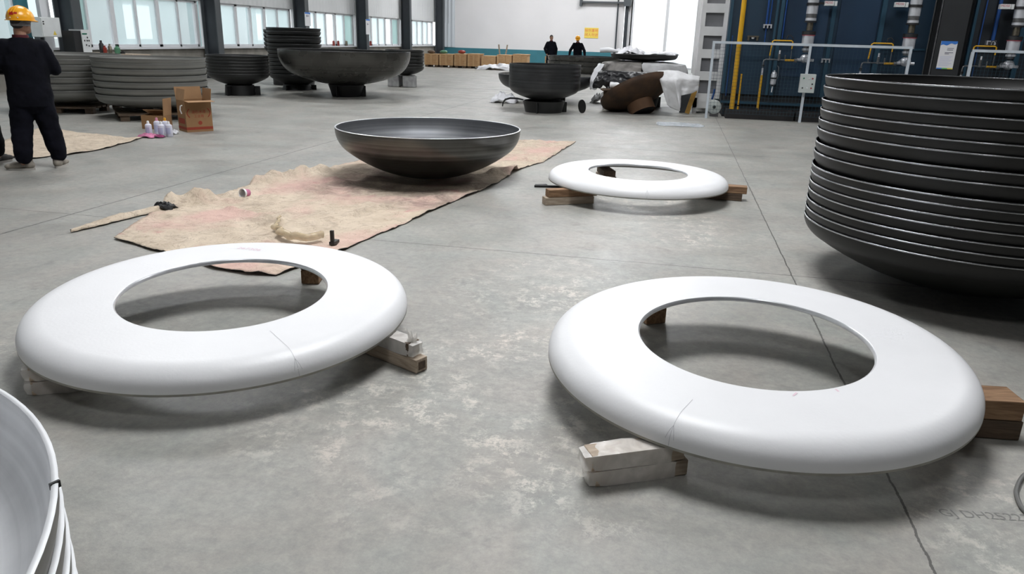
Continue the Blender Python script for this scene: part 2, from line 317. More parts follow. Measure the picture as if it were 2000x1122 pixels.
# ------------------------------------------------------------------ mesh builder
class MB:
    def __init__(s): s.v = []; s.f = []; s.mi = []
    def add(s, vs, fs, mi=0):
        o = len(s.v); s.v += [tuple(v) for v in vs]; s.f += [tuple(i+o for i in f) for f in fs]; s.mi += [mi]*len(fs); return s
    def box(s, c, d, rot=None, mi=0):
        x, y, z = d[0]/2, d[1]/2, d[2]/2
        vs = [Vector((a, b, e)) for a in (-x, x) for b in (-y, y) for e in (-z, z)]
        if rot is not None:
            R = rot if isinstance(rot, Matrix) else Matrix.Rotation(rot, 3, 'Z')
            vs = [R @ v for v in vs]
        c = Vector(c); vs = [v+c for v in vs]
        return s.add(vs, [(0, 1, 3, 2), (4, 6, 7, 5), (0, 4, 5, 1), (2, 3, 7, 6), (0, 2, 6, 4), (1, 5, 7, 3)], mi)
    def b2(s, lo, hi, mi=0): return s.box([(a+b)/2 for a, b in zip(lo, hi)], [b-a for a, b in zip(lo, hi)], None, mi)
    def tube(s, pts, r, n=12, mi=0, cap=True):
        pts = [Vector(p) for p in pts]; rs = r if isinstance(r, (list, tuple)) else [r]*len(pts)
        rings = []; ref = None
        for i, p in enumerate(pts):
            t = (pts[min(i+1, len(pts)-1)]-pts[max(i-1, 0)]).normalized()
            if ref is None: ref = t.orthogonal().normalized()
            a = (ref - t*ref.dot(t)).normalized(); b = t.cross(a); ref = a
            rings.append([p + rs[i]*(math.cos(2*PI*k/n)*a + math.sin(2*PI*k/n)*b) for k in range(n)])
        vs = [v for q in rings for v in q]; fs = []
        for i in range(len(pts)-1):
            for k in range(n):
                fs.append((i*n+k, i*n+(k+1) % n, (i+1)*n+(k+1) % n, (i+1)*n+k))
        if cap: fs += [tuple(range(n))[::-1], tuple((len(pts)-1)*n+k for k in range(n))]
        return s.add(vs, fs, mi)
    def lathe(s, prof, n=64, mi=0, loop=False, c=(0, 0, 0), mis=None, a0=0., a1=2*PI):
        """prof: (r, z) list; loop closes the profile; r=0 ends collapse to one vertex"""
        c = Vector(c); full = abs(a1-a0-2*PI) < 1e-6; m = n if full else n+1
        idx = []; vs = []
        for r, z in prof:
            if r < 1e-7: idx.append([len(vs)]*m); vs.append(c+Vector((0, 0, z)))
            else:
                idx.append(list(range(len(vs), len(vs)+m)))
                vs += [c+Vector((r*math.cos(a0+(a1-a0)*k/n), r*math.sin(a0+(a1-a0)*k/n), z)) for k in range(m)]
        o = len(s.v); s.v += [tuple(v) for v in vs]
        L = len(prof); pairs = [(i, i+1) for i in range(L-1)] + ([(L-1, 0)] if loop else [])
        for j, (i, i2) in enumerate(pairs):
            mm = mis[j] if mis else mi
            for k in range(n):
                k2 = (k+1) % m
                q = [idx[i][k], idx[i][k2], idx[i2][k2], idx[i2][k]]
                q = [x for t, x in enumerate(q) if x not in q[:t]]
                if len(q) > 2: s.f.append(tuple(x+o for x in q)); s.mi.append(mm)
        return s
    def grid(s, P, mi=0):
        n = len(P); m = len(P[0]); vs = [p for row in P for p in row]
        return s.add(vs, [(i*m+j, i*m+j+1, (i+1)*m+j+1, (i+1)*m+j) for i in range(n-1) for j in range(m-1)], mi)
    def sphere(s, c, r, n=16, mi=0, sq=(1, 1, 1)):
        pr = [(r*math.sin(PI*i/n), -r*math.cos(PI*i/n)) for i in range(n+1)]
        o = len(s.v); s.lathe(pr, n*2, mi)
        for i in range(o, len(s.v)):
            x, y, z = s.v[i]; s.v[i] = (x*sq[0]+c[0], y*sq[1]+c[1], z*sq[2]+c[2])
        return s
    def prism(s, poly, z0, z1, mi=0):
        n = len(poly)
        vs = [(x, y, z0) for x, y in poly]+[(x, y, z1) for x, y in poly]
        return s.add(vs, [tuple(range(n))[::-1], tuple(range(n, 2*n))]+[(i, (i+1) % n, (i+1) % n+n, i+n) for i in range(n)], mi)
    def xf(s, mtx):
        s.v = [tuple(mtx @ Vector(v)) for v in s.v]; return s
    def mesh(s, name, mats, smooth=40):
        me = bpy.data.meshes.new(name); me.from_pydata(s.v, [], s.f)
        for m in (mats if isinstance(mats, (list, tuple)) else [mats]): me.materials.append(m)
        me.polygons.foreach_set('material_index', s.mi)
        bm = bmesh.new(); bm.from_mesh(me); bmesh.ops.recalc_face_normals(bm, faces=bm.faces); bm.to_mesh(me); bm.free()
        if smooth:
            me.polygons.foreach_set('use_smooth', [True]*len(me.polygons)); me.set_sharp_from_angle(angle=math.radians(smooth))
        me.update(); return me
    def build(s, name, mats, parent=None, smooth=40, loc=None, bevel=0):
        o = bpy.data.objects.new(name, s.mesh(name, mats, smooth)); COL.objects.link(o)
        if parent is not None: o.parent = parent
        if loc is not None: o.location = loc
        if bevel:
            b = o.modifiers.new('bevel', 'BEVEL'); b.width = bevel; b.segments = 2; b.limit_method = 'ANGLE'
        return o

def tag(o, label, cat, group=None, kind=None):
    o['label'] = label; o['category'] = cat
    if group: o['group'] = group
    if kind: o['kind'] = kind
    return o
def thing(name, label, cat, loc=(0, 0, 0), rz=0., group=None):
    o = bpy.data.objects.new(name, None); COL.objects.link(o); o.location = loc; o.rotation_euler = (0, 0, rz); o.empty_display_size = .1
    return tag(o, label, cat, group)
def struct(o): o['kind'] = 'structure'; return o
def copy_tree(o, parent=None):
    c = o.copy(); COL.objects.link(c)
    if parent is not None: c.parent = parent
    for ch in list(o.children): copy_tree(ch, c)
    return c
def text_mesh(txt, size, depth=.0, shear=0.):
    cu = bpy.data.curves.new('txt', 'FONT'); cu.body = txt; cu.size = size; cu.extrude = depth; cu.align_x = 'CENTER'; cu.align_y = 'CENTER'; cu.shear = shear
    o = bpy.data.objects.new('txt', cu); COL.objects.link(o); bpy.context.view_layer.update()
    dg = bpy.context.evaluated_depsgraph_get(); me = bpy.data.meshes.new_from_object(o.evaluated_get(dg))
    bpy.data.objects.remove(o); return me
def fbm(p, s, o=4):
    return noise.fractal(Vector(p)*s, 1., 2., o, noise_basis='PERLIN_ORIGINAL')
ORD = ['topmost', 'second', 'third', 'fourth', 'fifth', 'sixth', 'seventh', 'eighth', 'ninth', 'tenth', 'eleventh', 'twelfth', 'thirteenth', 'fourteenth', 'fifteenth']
def from_top(i): return 'topmost' if i == 0 else ORD[i]+' from the top'

# ================================================================== THE HALL
XL, YF, ZC = -15.2, 48., 8.
XR, YB = 13., -12.
struct(MB().b2((XL-12, YB-1, -.2), (XR+1, YF+14, 0)).build('floor', M['floor'], smooth=0))
# left wall: rendered plinth, band of windows, ribbed cladding above
SILL, HEAD = .98, 2.37
struct(MB().b2((XL-.24, YB, 0), (XL, YF, SILL-.06)).build('wall_left', M['plinth'], smooth=0))
struct(MB().b2((XL-.24, YB, HEAD), (XL, YF, ZC)).build('wall_left_upper', M['clad'], smooth=0))
struct(MB().b2((XL-.2, YB, SILL-.06), (XL+.1, YF-.3, SILL)).build('trim_1', M['frame_white'], smooth=0))
# windows bay by bay between the columns (6.1 m apart)
cols = [16.78-12.2, 16.78-6.1, 16.78, 22.85, 28.98, 35.1, 41.2, 47.3]
wn = 0
for i in range(len(cols)-1):
    y0, y1 = cols[i]+.18, cols[i+1]-.18
    wn += 1
    r = thing('window_%d' % wn, 'x', 'x'); del r['label']; del r['category']; r['kind'] = 'structure'
    r.location = (XL-.1, (y0+y1)/2, SILL)
    w = (y1-y0); fr = MB(); hh = HEAD-SILL
    fr.b2((-.05, -w/2, 0), (.05, w/2, .07)).b2((-.05, -w/2, hh-.07), (.05, w/2, hh))
    n = 6
    for k in range(n+1):
        t = .075 if k % 2 == 0 else .04
        yy = -w/2+w*k/n
        fr.b2((-.05, yy-t, 0), (.05, yy+t, hh))
    fr.build('window_frame', M['frame_white'], r, smooth=0)
    for k in range(n):
        gm = M['glass_green'] if (i, k) in ((2, 0), (3, 0), (4, 5), (5, 5)) else (M['glass_clear'] if (i*5+k*3) % 4 == 1 else M['glass'])
        MB().b2((-.006, -w/2+w*k/n+.03, .06), (.006, -w/2+w*(k+1)/n-.03, hh-.06)).build('pane', gm, r, smooth=0)
# the neighbouring bay seen through the windows
struct(MB().b2((XL-10.4, YB, 0), (XL-10.2, YF, 6.)).build('wall_beyond', M['neigh'], smooth=0))
for k, y in enumerate((17.5, 22.4, 27.0, 33., 38.6, 44., 51., 58.)):
    struct(MB().b2((XL-10.2, y-.9, 1.), (XL-10.15, y+.9, 2.5)).build('window_%d' % (20+k), M['bright_window'], smooth=0))
for k, y in enumerate((20., 25., 30.4, 36., 41.5)):
    struct(MB().b2((XL-9.4, y-.2, 0), (XL-9.0, y+.2, 6)).build('trim_%d' % (10+k), M['neigh_grey'], smooth=0))
# far wall: white with a teal dado, door panel at the left, big open doorway at the right
XD0, XD1, ZD = -2.95, 2.2, 5.2
struct(MB().b2((XL, YF, .0), (XD0-.5, YF+.25, ZC)).b2((XD1, YF, 0), (XR, YF+.25, ZC)).b2((XD0-.5, YF, ZD), (XD1, YF+.25, ZC)).build('wall_far', M['wall_white'], smooth=0))
struct(MB().b2((XL+.02, YF-.025, 0), (-3.85, YF, .87)).build('baseboard_far', M['teal'], smooth=0))
struct(MB().b2((XL+.02, YF-.06, .9), (-14.05, YF-.005, ZC)).build('wall_far_cladding', M['clad_far'], smooth=0))
d2 = struct(MB().b2((-15.05, YF-.12, .9), (-14.45, YF-.06, 2.3)).build('door_2', M['clad_far'], smooth=0))
# doorway frame, glazed leaf, mullions
struct(MB().b2((-3.88, YF-.16, 0), (-3.8, YF, 3.9)).build('trim_2', M['column'], smooth=0))
struct(MB().b2((-3.40, YF-.14, 0), (-3.2, YF+.1, ZD)).build('trim_3', M['column'], smooth=0))
d1 = thing('door_1', 'x', 'x', (XD0, YF+.1, 0)); del d1['label']; del d1['category']; d1['kind'] = 'structure'
fr = MB()
for x in (0, 2.05, 4.1, 5.1): fr.b2((x-.09, -.05, 0), (x+.09, .05, ZD))
for z in (0.05, ZD-.05): fr.b2((-.09, -.05, z-.06), (5.15, .05, z+.06))
fr.build('door_frame', M['frame_white'], d1, smooth=0)
for a, b in ((.09, 1.96), (2.14, 4.0), (4.19, 5.0)):
    MB().b2((a, -.006, .1), (b, .006, ZD-.1)).build('pane', M['glass_clear'], d1, smooth=0)
MB().b2((-.43, -.05, 0), (-.02, .05, ZD)).build('side_light', M['frame_white'], d1, smooth=0)
# roof with skylights and one added fill panel behind the camera, and the walls behind and to the right of the camera
struct(MB().b2((XL, YB, ZC), (XR, YF, ZC+.15)).build('ceiling', M['ceil'], smooth=0))
SKY = [(x-a, x+a, y-b, y+b) for x, y, a, b in ((-.9, 5.9, 1.45, 1.65), (-1., -2.4, .62, .7), (-9.4, 11.8, 1.05, 1.1), (7.4, 12., .9, 1.1), (-1.5, 16., 1.0, 1.1), (-9.5, 20., .9, 1.1), (-1.5, 24., .9, 1.), (-10., 30., .9, 1.), (-2., 34., .9, 1.), (-9.5, 42., 1.6, 1.4), (-2.5, 42.5, 1.6, 1.4))]  # the small panel behind the camera is added to fill the ring fronts
for k, (x0, x1, y0, y1) in enumerate(SKY):  # pair by the far wall enlarged to brighten that wall
    struct(MB().b2((x0, y0, ZC-.05), (x1, y1, ZC-.005)).build('window_%d' % (40+k), M['sky_panel'], smooth=0))
struct(MB().b2((XR, YB, 0), (XR+.2, YF, ZC)).build('wall_right', M['clad_dark'], smooth=0))
struct(MB().b2((XL, YB-.2, 0), (XR, YB, ZC)).build('wall_back', M['clad_dark'], smooth=0))
struct(MB().b2((XL, YF+.3, 0), (XR, YF+14, .006)).build('floor_outdoor', M['ground'], smooth=0))
struct(MB().b2((-9, YF+13, 0), (14, YF+13.3, .9)).build('wall_outdoor', M['ground'], smooth=0))

# steel columns of the left wall: H section, web across the camera's line of sight
def h_column(name, label, x, y, mt, w=.30, d=.52, z1=ZC, wt=.03):
    r = thing(name, label, 'column', (x, y, 0))
    MB().b2((-d/2+.03, -wt/2, 0), (d/2-.03, wt/2, z1)).build('web', mt[0], r, smooth=0)
    for s in (-1, 1): MB().b2((s*(d/2-.015)-.015, -w/2, 0), (s*(d/2-.015)+.015, w/2, z1)).build('flange', mt[1], r, smooth=0)
    MB().box((0, 0, .015), (d+.16, w+.16, .03)).build('base_plate', mt[0], r, smooth=0)
    return r
cl = {2: 'dark steel column behind the standing worker, beside the black control cabinet', 3: 'dark steel column rising behind the ribbed black dishes on the ring stand',
      4: 'dark steel column behind the tall black stack, with a white notice board hung on it', 5: 'dark steel column behind the big dark bowl, second one carrying a white notice board',
      6: 'dark steel column behind the right rim of the big dark bowl', 7: 'dark steel column in the far corner next to the white wall'}
for i in range(2, 8):
    h_column('steel_column', cl[i], XL+.36, cols[i]+(0 if i < 7 else .05), (M['column'], M['column_grey']))  # webs darker than flanges: shaded and lit faces put into the paint colour
# white notice boards on two columns
for px0, py0, px1, py1, ci, lab in ((576, 22, 588, 50, 4, 'white notice board hanging on the column left of the two that carry boards'), (698, 36, 707, 67, 5, 'white notice board hanging on the column right above the big bowl')):
    a = atx(px0, py0, XL+.66); b = atx(px1, py1, XL+.66)
    r = thing('notice_board', lab, 'notice', (XL+.62+.012, cols[ci], (a.z+b.z)/2), 0, 'notice boards on the columns')
    w, h = .46, abs(a.z-b.z)
    MB().b2((-.012, -w/2, -h/2), (.008, w/2, h/2)).build('board', M['paper'], r, smooth=0)
    MB().b2((.008, -w/2, h/2-.06), (.011, w/2, h/2)).build('header', M['poster_blue'], r, smooth=0)
    MB().b2((.008, -.12, .08), (.011, -.02, .16)).b2((.008, .02, .1), (.011, .1, .14)).build('printing', M['grey_text'], r, smooth=0)

# overhead crane-rail bracket over the far wall
r = thing('rail_bracket', 'dark steel rail bracket high on the far white wall by the doorway', 'bracket', (-4.8, YF-.15, 3.62))
MB().b2((-1.2, -.1, .06), (1.35, .1, .16)).build('rail', M['column_grey'], r, smooth=0)
MB().b2((-1.35, -.12, -.12), (-1.2, .15, .3)).build('end_plate', M['column_grey'], r, smooth=0)
MB().b2((1.3, -.2, -.08), (1.75, .15, .3)).build('gearbox', M['column_grey'], r, smooth=0)
# yellow warning sign
a = aty(1142, 54, YF-.02); b = aty(1168, 75, YF-.02)
r = thing('warning_sign', 'yellow sign with two rows of red characters on the far white wall', 'sign', ((a.x+b.x)/2, YF-.012, (a.z+b.z)/2))
w, h = b.x-a.x, a.z-b.z
MB().b2((-w/2, -.01, -h/2), (w/2, .01, h/2)).build('sign_plate', M['sign_y'], r, smooth=0)
for k, t in enumerate(('探伤重地', '闲人勿进')):
    me = text_mesh(t, .205, .002); me.materials.clear(); me.materials.append(M['sign_red'])
    o = bpy.data.objects.new('lettering', me); COL.objects.link(o); o.parent = r; o.location = (0, -.014, .13-.25*k); o.rotation_euler = (PI/2, 0, 0)

# ================================================================== DISHED HEADS
def dish_profile(R, k, d, s, t, lip=.0):
    """torispherical head, rim plane at z=0, hanging down s+d; closed section"""
    def outer(R, k, d, z0):
        Rc = ((R-k)**2+d*d-k*k)/(2*(d-k)); ph = math.atan2(R-k, Rc-d)
        p = [(Rc*math.sin(ph*i/12), z0-d+Rc-Rc*math.cos(ph*i/12)) for i in range(13)]
        p += [(R-k+k*math.sin(ph+(PI/2-ph)*i/9), z0-k*math.cos(ph+(PI/2-ph)*i/9)) for i in range(1, 10)]
        return p
    o = outer(R, k, d, -s); i_ = outer(R-t, max(k-t, .02), d-t, -s)
    return o, i_
def dish_meshes(name, R, k, d, s, t, mt_out, mt_in, mt_rim, n=96, edge=.006):
    o, i_ = dish_profile(R, k, d, s, t)
    shell = MB(); prof = o+[(R, -edge)]; shell.lathe(prof, n, 0)
    shell.lathe([(R-t, -edge)]+i_[::-1], n, 1)
    sm = shell.mesh(name+'_shell', [mt_out, mt_in], 50)
    rim = MB().lathe([(R, -edge), (R+.0008, -edge*.4), (R-.002, 0), (R-t+.002, 0), (R-t-.0005, -edge*.4), (R-t, -edge)], n, 0, loop=True)
    return sm, rim.mesh(name+'_rim', mt_rim, 60)
def place_dish(name, label, cat, meshes, loc, group=None, rot=None, rz=0.):
    r = thing(name, label, cat, loc, rz, group)
    for nm, me in zip(('shell', 'rim'), meshes):
        o = bpy.data.objects.new(nm, me); COL.objects.link(o); o.parent = r
    if rot is not None: r.rotation_mode = 'QUATERNION'; r.rotation_quaternion = rot
    return r
def stack(name, meshes, c, zs, where, group, adj='black'):
    for i, z in enumerate(zs):
        place_dish(name, '%s dish, %s in %s' % (adj, from_top(i) if i < len(zs)-1 else 'lowest', where), 'dished head', meshes, (c[0], c[1], z), group, rz=.7*i)

M['bright_rim'] = mat('ground_steel_rim', (.62, .63, .65), .25, .9, .2, 6)
M['dull_rim'] = mat('dull_steel_rim', (.10, .10, .10), .35, .7, .2, 6)
# the big stack at the right
ms = dish_meshes('black_dish', 1.015, .14, .40, .001, .006, M['black_shell'], M['black_shell'], M['bright_rim'], 128, .008)
ZS = [1.329, 1.264, 1.182, 1.119, 1.054, .994, .908, .843, .754, .706, .646, .59, .525, .465, .408]
stack('dished_head', ms, (1.969, 5.307), ZS, 'big black stack at the right edge', 'black dished heads stacked at the right')
# pale stack at the bottom left corner
ms = dish_meshes('pale_dish', .958, .16, .24, .008, .009, M['pale_side'], M['pale_shell'], M['pale_shell'], 128, .004)
ZG = [.80-.062*i for i in range(8)]
stack('dished_head', ms, (-1.63, .224), ZG, 'pale stack at the bottom left corner', 'pale dished heads stacked at the lower left', 'pale grey')
r = thing('ring_stand', 'steel ring stand under the pale stack at the bottom left corner', 'stand', (-1.63, .224, 0))
MB().lathe([(.52, 0), (.52, .10), (.50, .10), (.50, 0)], 48, loop=True).build('ring', M['raw_edge'], r)
MB().box((0, 0, .03), (.98, .06, .055)).build('crossbar', M['raw_edge'], r, smooth=0)
top = [o for o in bpy.data.objects if o.get('label', '').startswith('pale grey dish, topmost')][0]
tp = flo(106, 944, .8); an = math.atan2(tp.y-.224, tp.x+1.63)-top.rotation_euler.z
o = MB().box((0, 0, 0), (.016, .005, .012)).build('rim_notch', M['black'], top, smooth=0); o.location = (.9535*math.cos(an), .9535*math.sin(an), -.004); o.rotation_euler = (0, 0, an+.5)
# brushed bowl on the tarp
ms = dish_meshes('bowl', .995, .279, .529, .02, .014, M['bowl'], M['bowl_in'], M['machined'], 128, .006)
place_dish('steel_bowl', 'brushed grey steel bowl standing on the pink-stained canvas', 'bowl', ms, (-2.578, 7.813, .571))

# grey ribbed stacks on pallets behind the worker
ms = dish_meshes('grey_dish', .921, .15, .26, .012, .014, M['grey_shell'], M['grey_shell'], M['grey_shell'], 96, .008)
ZL = [1.02, .945, .845, .735, .63, .52, .41]
stack('dished_head', ms, (-9.09, 12.), ZL, 'ribbed stack behind the cartons', 'grey dished heads stacked behind the cartons', 'grey')
stack('dished_head', ms, (-11.02, 12.25), ZL, 'ribbed stack behind the standing worker', 'grey dished heads stacked behind the worker', 'grey')
stack('dished_head', ms, (-12.9, 11.2), [1.55, 1.44, 1.33, 1.22, 1.11], 'tall stack left of the helmet', 'grey dished heads stacked at the left edge', 'pale grey')
MB2 = MB().lathe([(.7, 0), (.8, .72), (.7, .84), (.0, .83), (0, 0)], 48)
tag(MB2.build('steel_drum', M['grey_shell'], loc=(-12.9, 11.2, 0)), 'grey drum under the tall grey stack at the left edge', 'drum')
def pallet(c, rz, lab):
    r = thing('pallet', lab, 'pallet', (*c, 0), rz)
    for x in (-.55, 0, .55):
        for y in (-.58, 0, .58): MB().box((x, y, .045), (.14, .12, .09)).build('block', M['wood_dark'], r, smooth=0)
    for k in range(7): MB().box((0, -.60+.2*k, .105), (1.28, .14, .03)).build('deck_board', M['wood_dark'], r, smooth=0)
pallet((-9.02, 11.92), .75, 'wooden pallet under the grey stack behind the cartons')
pallet((-11.02, 12.25), .3, 'wooden pallet under the grey stack behind the worker')

# black stack on its stand, tall stacks behind it
def cone_stand(c, r0, r1, h, lab, mt):
    r = thing('ring_stand', lab, 'stand', (*c, 0))
    MB().lathe([(r0, 0), (r1, h), (r1-.03, h), (r0-.03, 0)], 40, loop=True).build('ring', mt, r)
    a = MB()
    for q in (.4, 2.5, 4.6):
        a.box(((r0+.05)*math.cos(q), (r0+.05)*math.sin(q), h*.45), (.14, .02, h*.9), q)
    a.build('gusset', mt, r, smooth=0)
ms2 = dish_meshes('ribbed_black', .726, .13, .30, .004, .012, M['dark_shell'], M['dark_shell'], M['dull_rim'], 72, .008)
stack('dished_head', ms2, (-10.51, 17.1), [.942, .875, .805, .735, .665, .595, .525], 'low stack right of the grey stacks', 'black dished heads on the low stand')
cone_stand((-10.51, 17.1), .36, .34, .24, 'dark ring stand under the low black stack', M['black'])
ms3 = dish_meshes('tall_black', .717, .13, .30, .012, .012, M['dark_shell'], M['dark_shell'], M['dull_rim'], 72, .008)
stack('dished_head', ms3, (-10.26, 19.55), [1.616, 1.53, 1.41, 1.33, 1.21, 1.12, 1.03, .93, .83, .73, .63, .53, .43][:13], 'tall stack behind the big bowl', 'black dished heads in the tall stack')
cone_stand((-10.26, 19.55), .40, .36, .145, 'dark ring stand under the tall black stack', M['black'])
P = aty(572, 120, 21.4)
ms4 = dish_meshes('back_black', .79, .14, .32, .02, .014, M['dark_shell'], M['dark_shell'], M['dull_rim'], 64, .008)
stack('dished_head', ms4, (P.x, P.y), [1.565, 1.45, 1.33, 1.21, 1.09], 'wide stack behind the tall black one', 'black dished heads in the hidden stack')
tag(MB().lathe([(.0, 0), (.6, 0), (.62, .74), (.5, .735), (0, .735)], 48).build('steel_drum', M['black'], loc=(P.x, P.y, 0)), 'black drum under the hidden stack behind the tall black stack', 'drum')
# big dark bowl on its stand
ms = dish_meshes('big_bowl', 1.623, .60, .80, .04, .02, M['dark_bowl'], M['dark_shell'], M['dull_rim'], 128, .008)
place_dish('steel_bowl', 'very large dark steel bowl on a black stand at the left', 'bowl', ms, (-8.16, 18.14, 1.112))
cone_stand((-8.16, 18.14), .36, .45, .29, 'black ring stand under the very large dark bowl', M['black'])
# stack right of the bowl on stone blocks
ms5 = dish_meshes('small_black', .588, .12, .26, .012, .012, M['dark_shell'], M['dark_shell'], M['dull_rim'], 64, .008)
stack('dished_head', ms5, (-8.2, 22.57), [1.09, 1.0, .90, .80, .70, .61], 'stack half hidden by the big bowl', 'black dished heads behind the big bowl')
for k, (dx, dy, lb) in enumerate(((.22, -.2, 'right'), (-.3, -.1, 'left'), (0., .3, 'rear'))):
    tag(MB().box((0, 0, .17), (.36, .3, .335)).build('stone_block', M['stone'], loc=(-8.2+dx, 22.57+dy, 0), bevel=.02), 'grey stone block under the %s of the black stack behind the big bowl' % lb, 'block', 'stone blocks behind the big bowl')
# centre stack
vp = dish_profile(.775, .20, .34, .42, .016); pr = []
for r_, z_ in vp[0][:-1]: pr.append((r_, z_))
for k in range(43):
    z_ = -.42+.41*k/42; pr.append((.775-.0045*(.5+.5*math.cos(2*PI*(z_+.42)/.082)), z_))
r = thing('deep_vessel', 'dark grey deep dished vessel on a stand in the middle distance', 'vessel', (-2.79, 16.44, 1.004))
MB().lathe(pr+[(.773, -.006)], 96).lathe([(.757, -.006), (.757, -.42)]+vp[1][::-1], 96).build('shell', M['steel_shell'], r, smooth=60)
MB().lathe([(.773, -.008), (.773, 0), (.757, 0), (.757, -.008)], 96, loop=True).build('rim', M['dull_rim'], r)
cone_stand((-2.79, 16.44), .40, .46, .24, 'dark ring stand under the deep vessel', M['dark_shell'])
ms7 = dish_meshes('rear_bowl', 1.21, .32, .50, .02, .018, M['steel_shell'], M['pale_side'], M['dull_rim'], 96, .008)
place_dish('steel_bowl', 'wide dark bowl behind the deep vessel', 'bowl', ms7, (-3.22, 19.2, .675))
cone_stand((-3.22, 19.2), .40, .38, .16, 'dark ring stand under the wide bowl behind the deep vessel', M['black'])
ms8 = dish_meshes('far_dish', 1.6, .35, .42, .03, .03, M['dark_bowl'], M['steel_shell'], M['dull_rim'], 96, .01)
for k, z in enumerate((.872, .66, .47)):
    place_dish('dished_head', ['top bowl of the wide dark stack in front of the far workers', 'middle bowl of the wide dark stack in front of the far workers', 'lowest bowl of the wide dark stack in front of the far workers'][k], 'dished head', ms8, (-3.95, 33.4, z), 'wide bowls before the far workers')
# leaning plate, white sheet and black strip around the middle stack
P = flo(1136, 221)
o = MB().lathe([(0, -.012), (.145, -.012), (.145, .012), (0, .012)], 32).build('steel_plate', M['dark_shell'], loc=(P.x, P.y, .142))
o.rotation_euler = (1.42, .0, 1.15); tag(o, 'small dark round plate leaning upright right of the deep vessel', 'plate')
def crumple(name, lab, cat, c, sx, sy, h, mt, seed, n=26, thick=.006, rz=0.):
    P = []
    for i in range(n+1):
        row = []
        for j in range(n+1):
            u, v = i/n*2-1, j/n*2-1
            f = max(0, 1-(u*u*.8+v*v*.8)); e = 1+.25*fbm((u*1.3+seed, v*1.3, 0), 1.)
            z = .008+h*f**.6*(.55+.6*abs(fbm((u*2.2+seed, v*2.2, 3), 1.2)))*1.1
            row.append((u*sx*e, v*sy*e, max(.008, z)))
        P.append(row)
    o = MB().grid(P).build(name, mt, loc=c); o.rotation_euler = (0, 0, rz)
    s = o.modifiers.new('solid', 'SOLIDIFY'); s.thickness = thick; s.offset = 1
    return tag(o, lab, cat)
P = flo(982, 201)
crumple('plastic_sheet', 'white plastic sheet on the floor left of the deep vessel', 'sheet', (P.x, P.y+.15, 0), .34, .3, .22, M['white_sheet'], 3.)
P = flo(983, 209)
pp = [(-.02, 0, .012), (-.01, .0, .1), (.04, .02, .17), (.14, .05, .2), (.3, .1, .2), (.45, .15, .17)]
tag(MB().tube(pp, [.012, .018, .022, .022, .02, .015], 10).build('rubber_strip', M['black'], loc=(P.x, P.y, 0)), 'curved black rubber strip beside the white sheet under the deep vessel', 'strip')

# ================================================================== WHITE RINGS
RH, RF, RA, RB, RC_, RT = .50, .787, .117, .0906, .0137, .016
def ring_profile():
    o = [(RF+RA*math.sin(t), -RB+RB*math.cos(t)) for t in [PI/2*i/14 for i in range(15)]]
    return o
RO = ring_profile(); RR = RF+RA
ZB = -RB-RC_
wh = MB().lathe([(RH+.002, 0), (.6, .0), (.7, 0)]+RO+[(RR, ZB+.010)], 160)
wh.lathe([(RR-RT, ZB+.010), (RR-RT, -RB)]+[(RF+(RA-RT)*math.sin(PI/2*i/10), -RT-(RB-RT)+(RB-RT)*math.cos(PI/2*i/10)) for i in range(9, -1, -1)]+[(.6, -RT-.006), (RH+.002, -RT-.006)], 160)
ring_shell = wh.mesh('ring_shell', M['white_paint'], 60)
ring_lip = MB().lathe([(RH+.002, 0), (RH-.005, -.007), (RH-.005, -RT-.004), (RH+.002, -RT-.006)], 160).mesh('ring_lip', M['machined'], 60)
ring_edge = MB().lathe([(RR, ZB+.010), (RR, ZB), (RR-RT, ZB), (RR-RT, ZB+.010)], 160).mesh('ring_edge', M['raw_edge'], 60)
def ring_z(r):
    if r <= RF: return 0.
    t = math.asin(min(1, (r-RF)/RA)); return -RB+RB*math.cos(t)
def strip_on_ring(pts, w=.0014):
    """a thin pencil line lying on the ring: pts are (radius, angle)"""
    P = []
    for r, a in pts:
        zz = ring_z(min(r, RR)) if r <= RR else -RB-(r-RR); rr = min(r, RR)
        c = Vector((rr*math.cos(a), rr*math.sin(a), zz))
        nrm = Vector((math.cos(a), math.sin(a), 0)) if r > RR-.004 else (Vector((0, 0, 1)) if rr < RF else Vector(((rr-RF)/RA*math.cos(a), (rr-RF)/RA*math.sin(a), max(.05, (zz+RB)/RB))).normalized())
        P.append((c, nrm))
    rows = []
    for i, (c, nrm) in enumerate(P):
        t = (P[min(i+1, len(P)-1)][0]-P[max(i-1, 0)][0]).normalized(); s = t.cross(nrm).normalized()
        rows.append([c+nrm*.0012-s*w/2, c+nrm*.0012+s*w/2])
    return MB().grid(rows)
RINGS = [(-2.1176, 3.1544, .2606, -.0099, .0358), (.4361, 3.2168, .2738, .0115, .0338), (-.2989, 7.6504, .2531, -.0052, .0005)]
rl = ['white painted steel ring on blocks at the left front', 'white painted steel ring on blocks at the right front', 'white painted steel ring on blocks farther back, beside the canvas']
ring_obj = []
for k, (cx, cy, h, nx, ny) in enumerate(RINGS):
    r = thing('flanged_ring', rl[k], 'ring', (cx, cy, h), 0, 'white rings on blocks')
    r.rotation_mode = 'QUATERNION'; r.rotation_quaternion = Vector((0, 0, 1)).rotation_difference(Vector((-nx, -ny, 1)))
    for nm, me in (('shell', ring_shell), ('machined_lip', ring_lip), ('bottom_edge', ring_edge)):
        o = bpy.data.objects.new(nm, me); COL.objects.link(o); o.parent = r
    ring_obj.append(r)
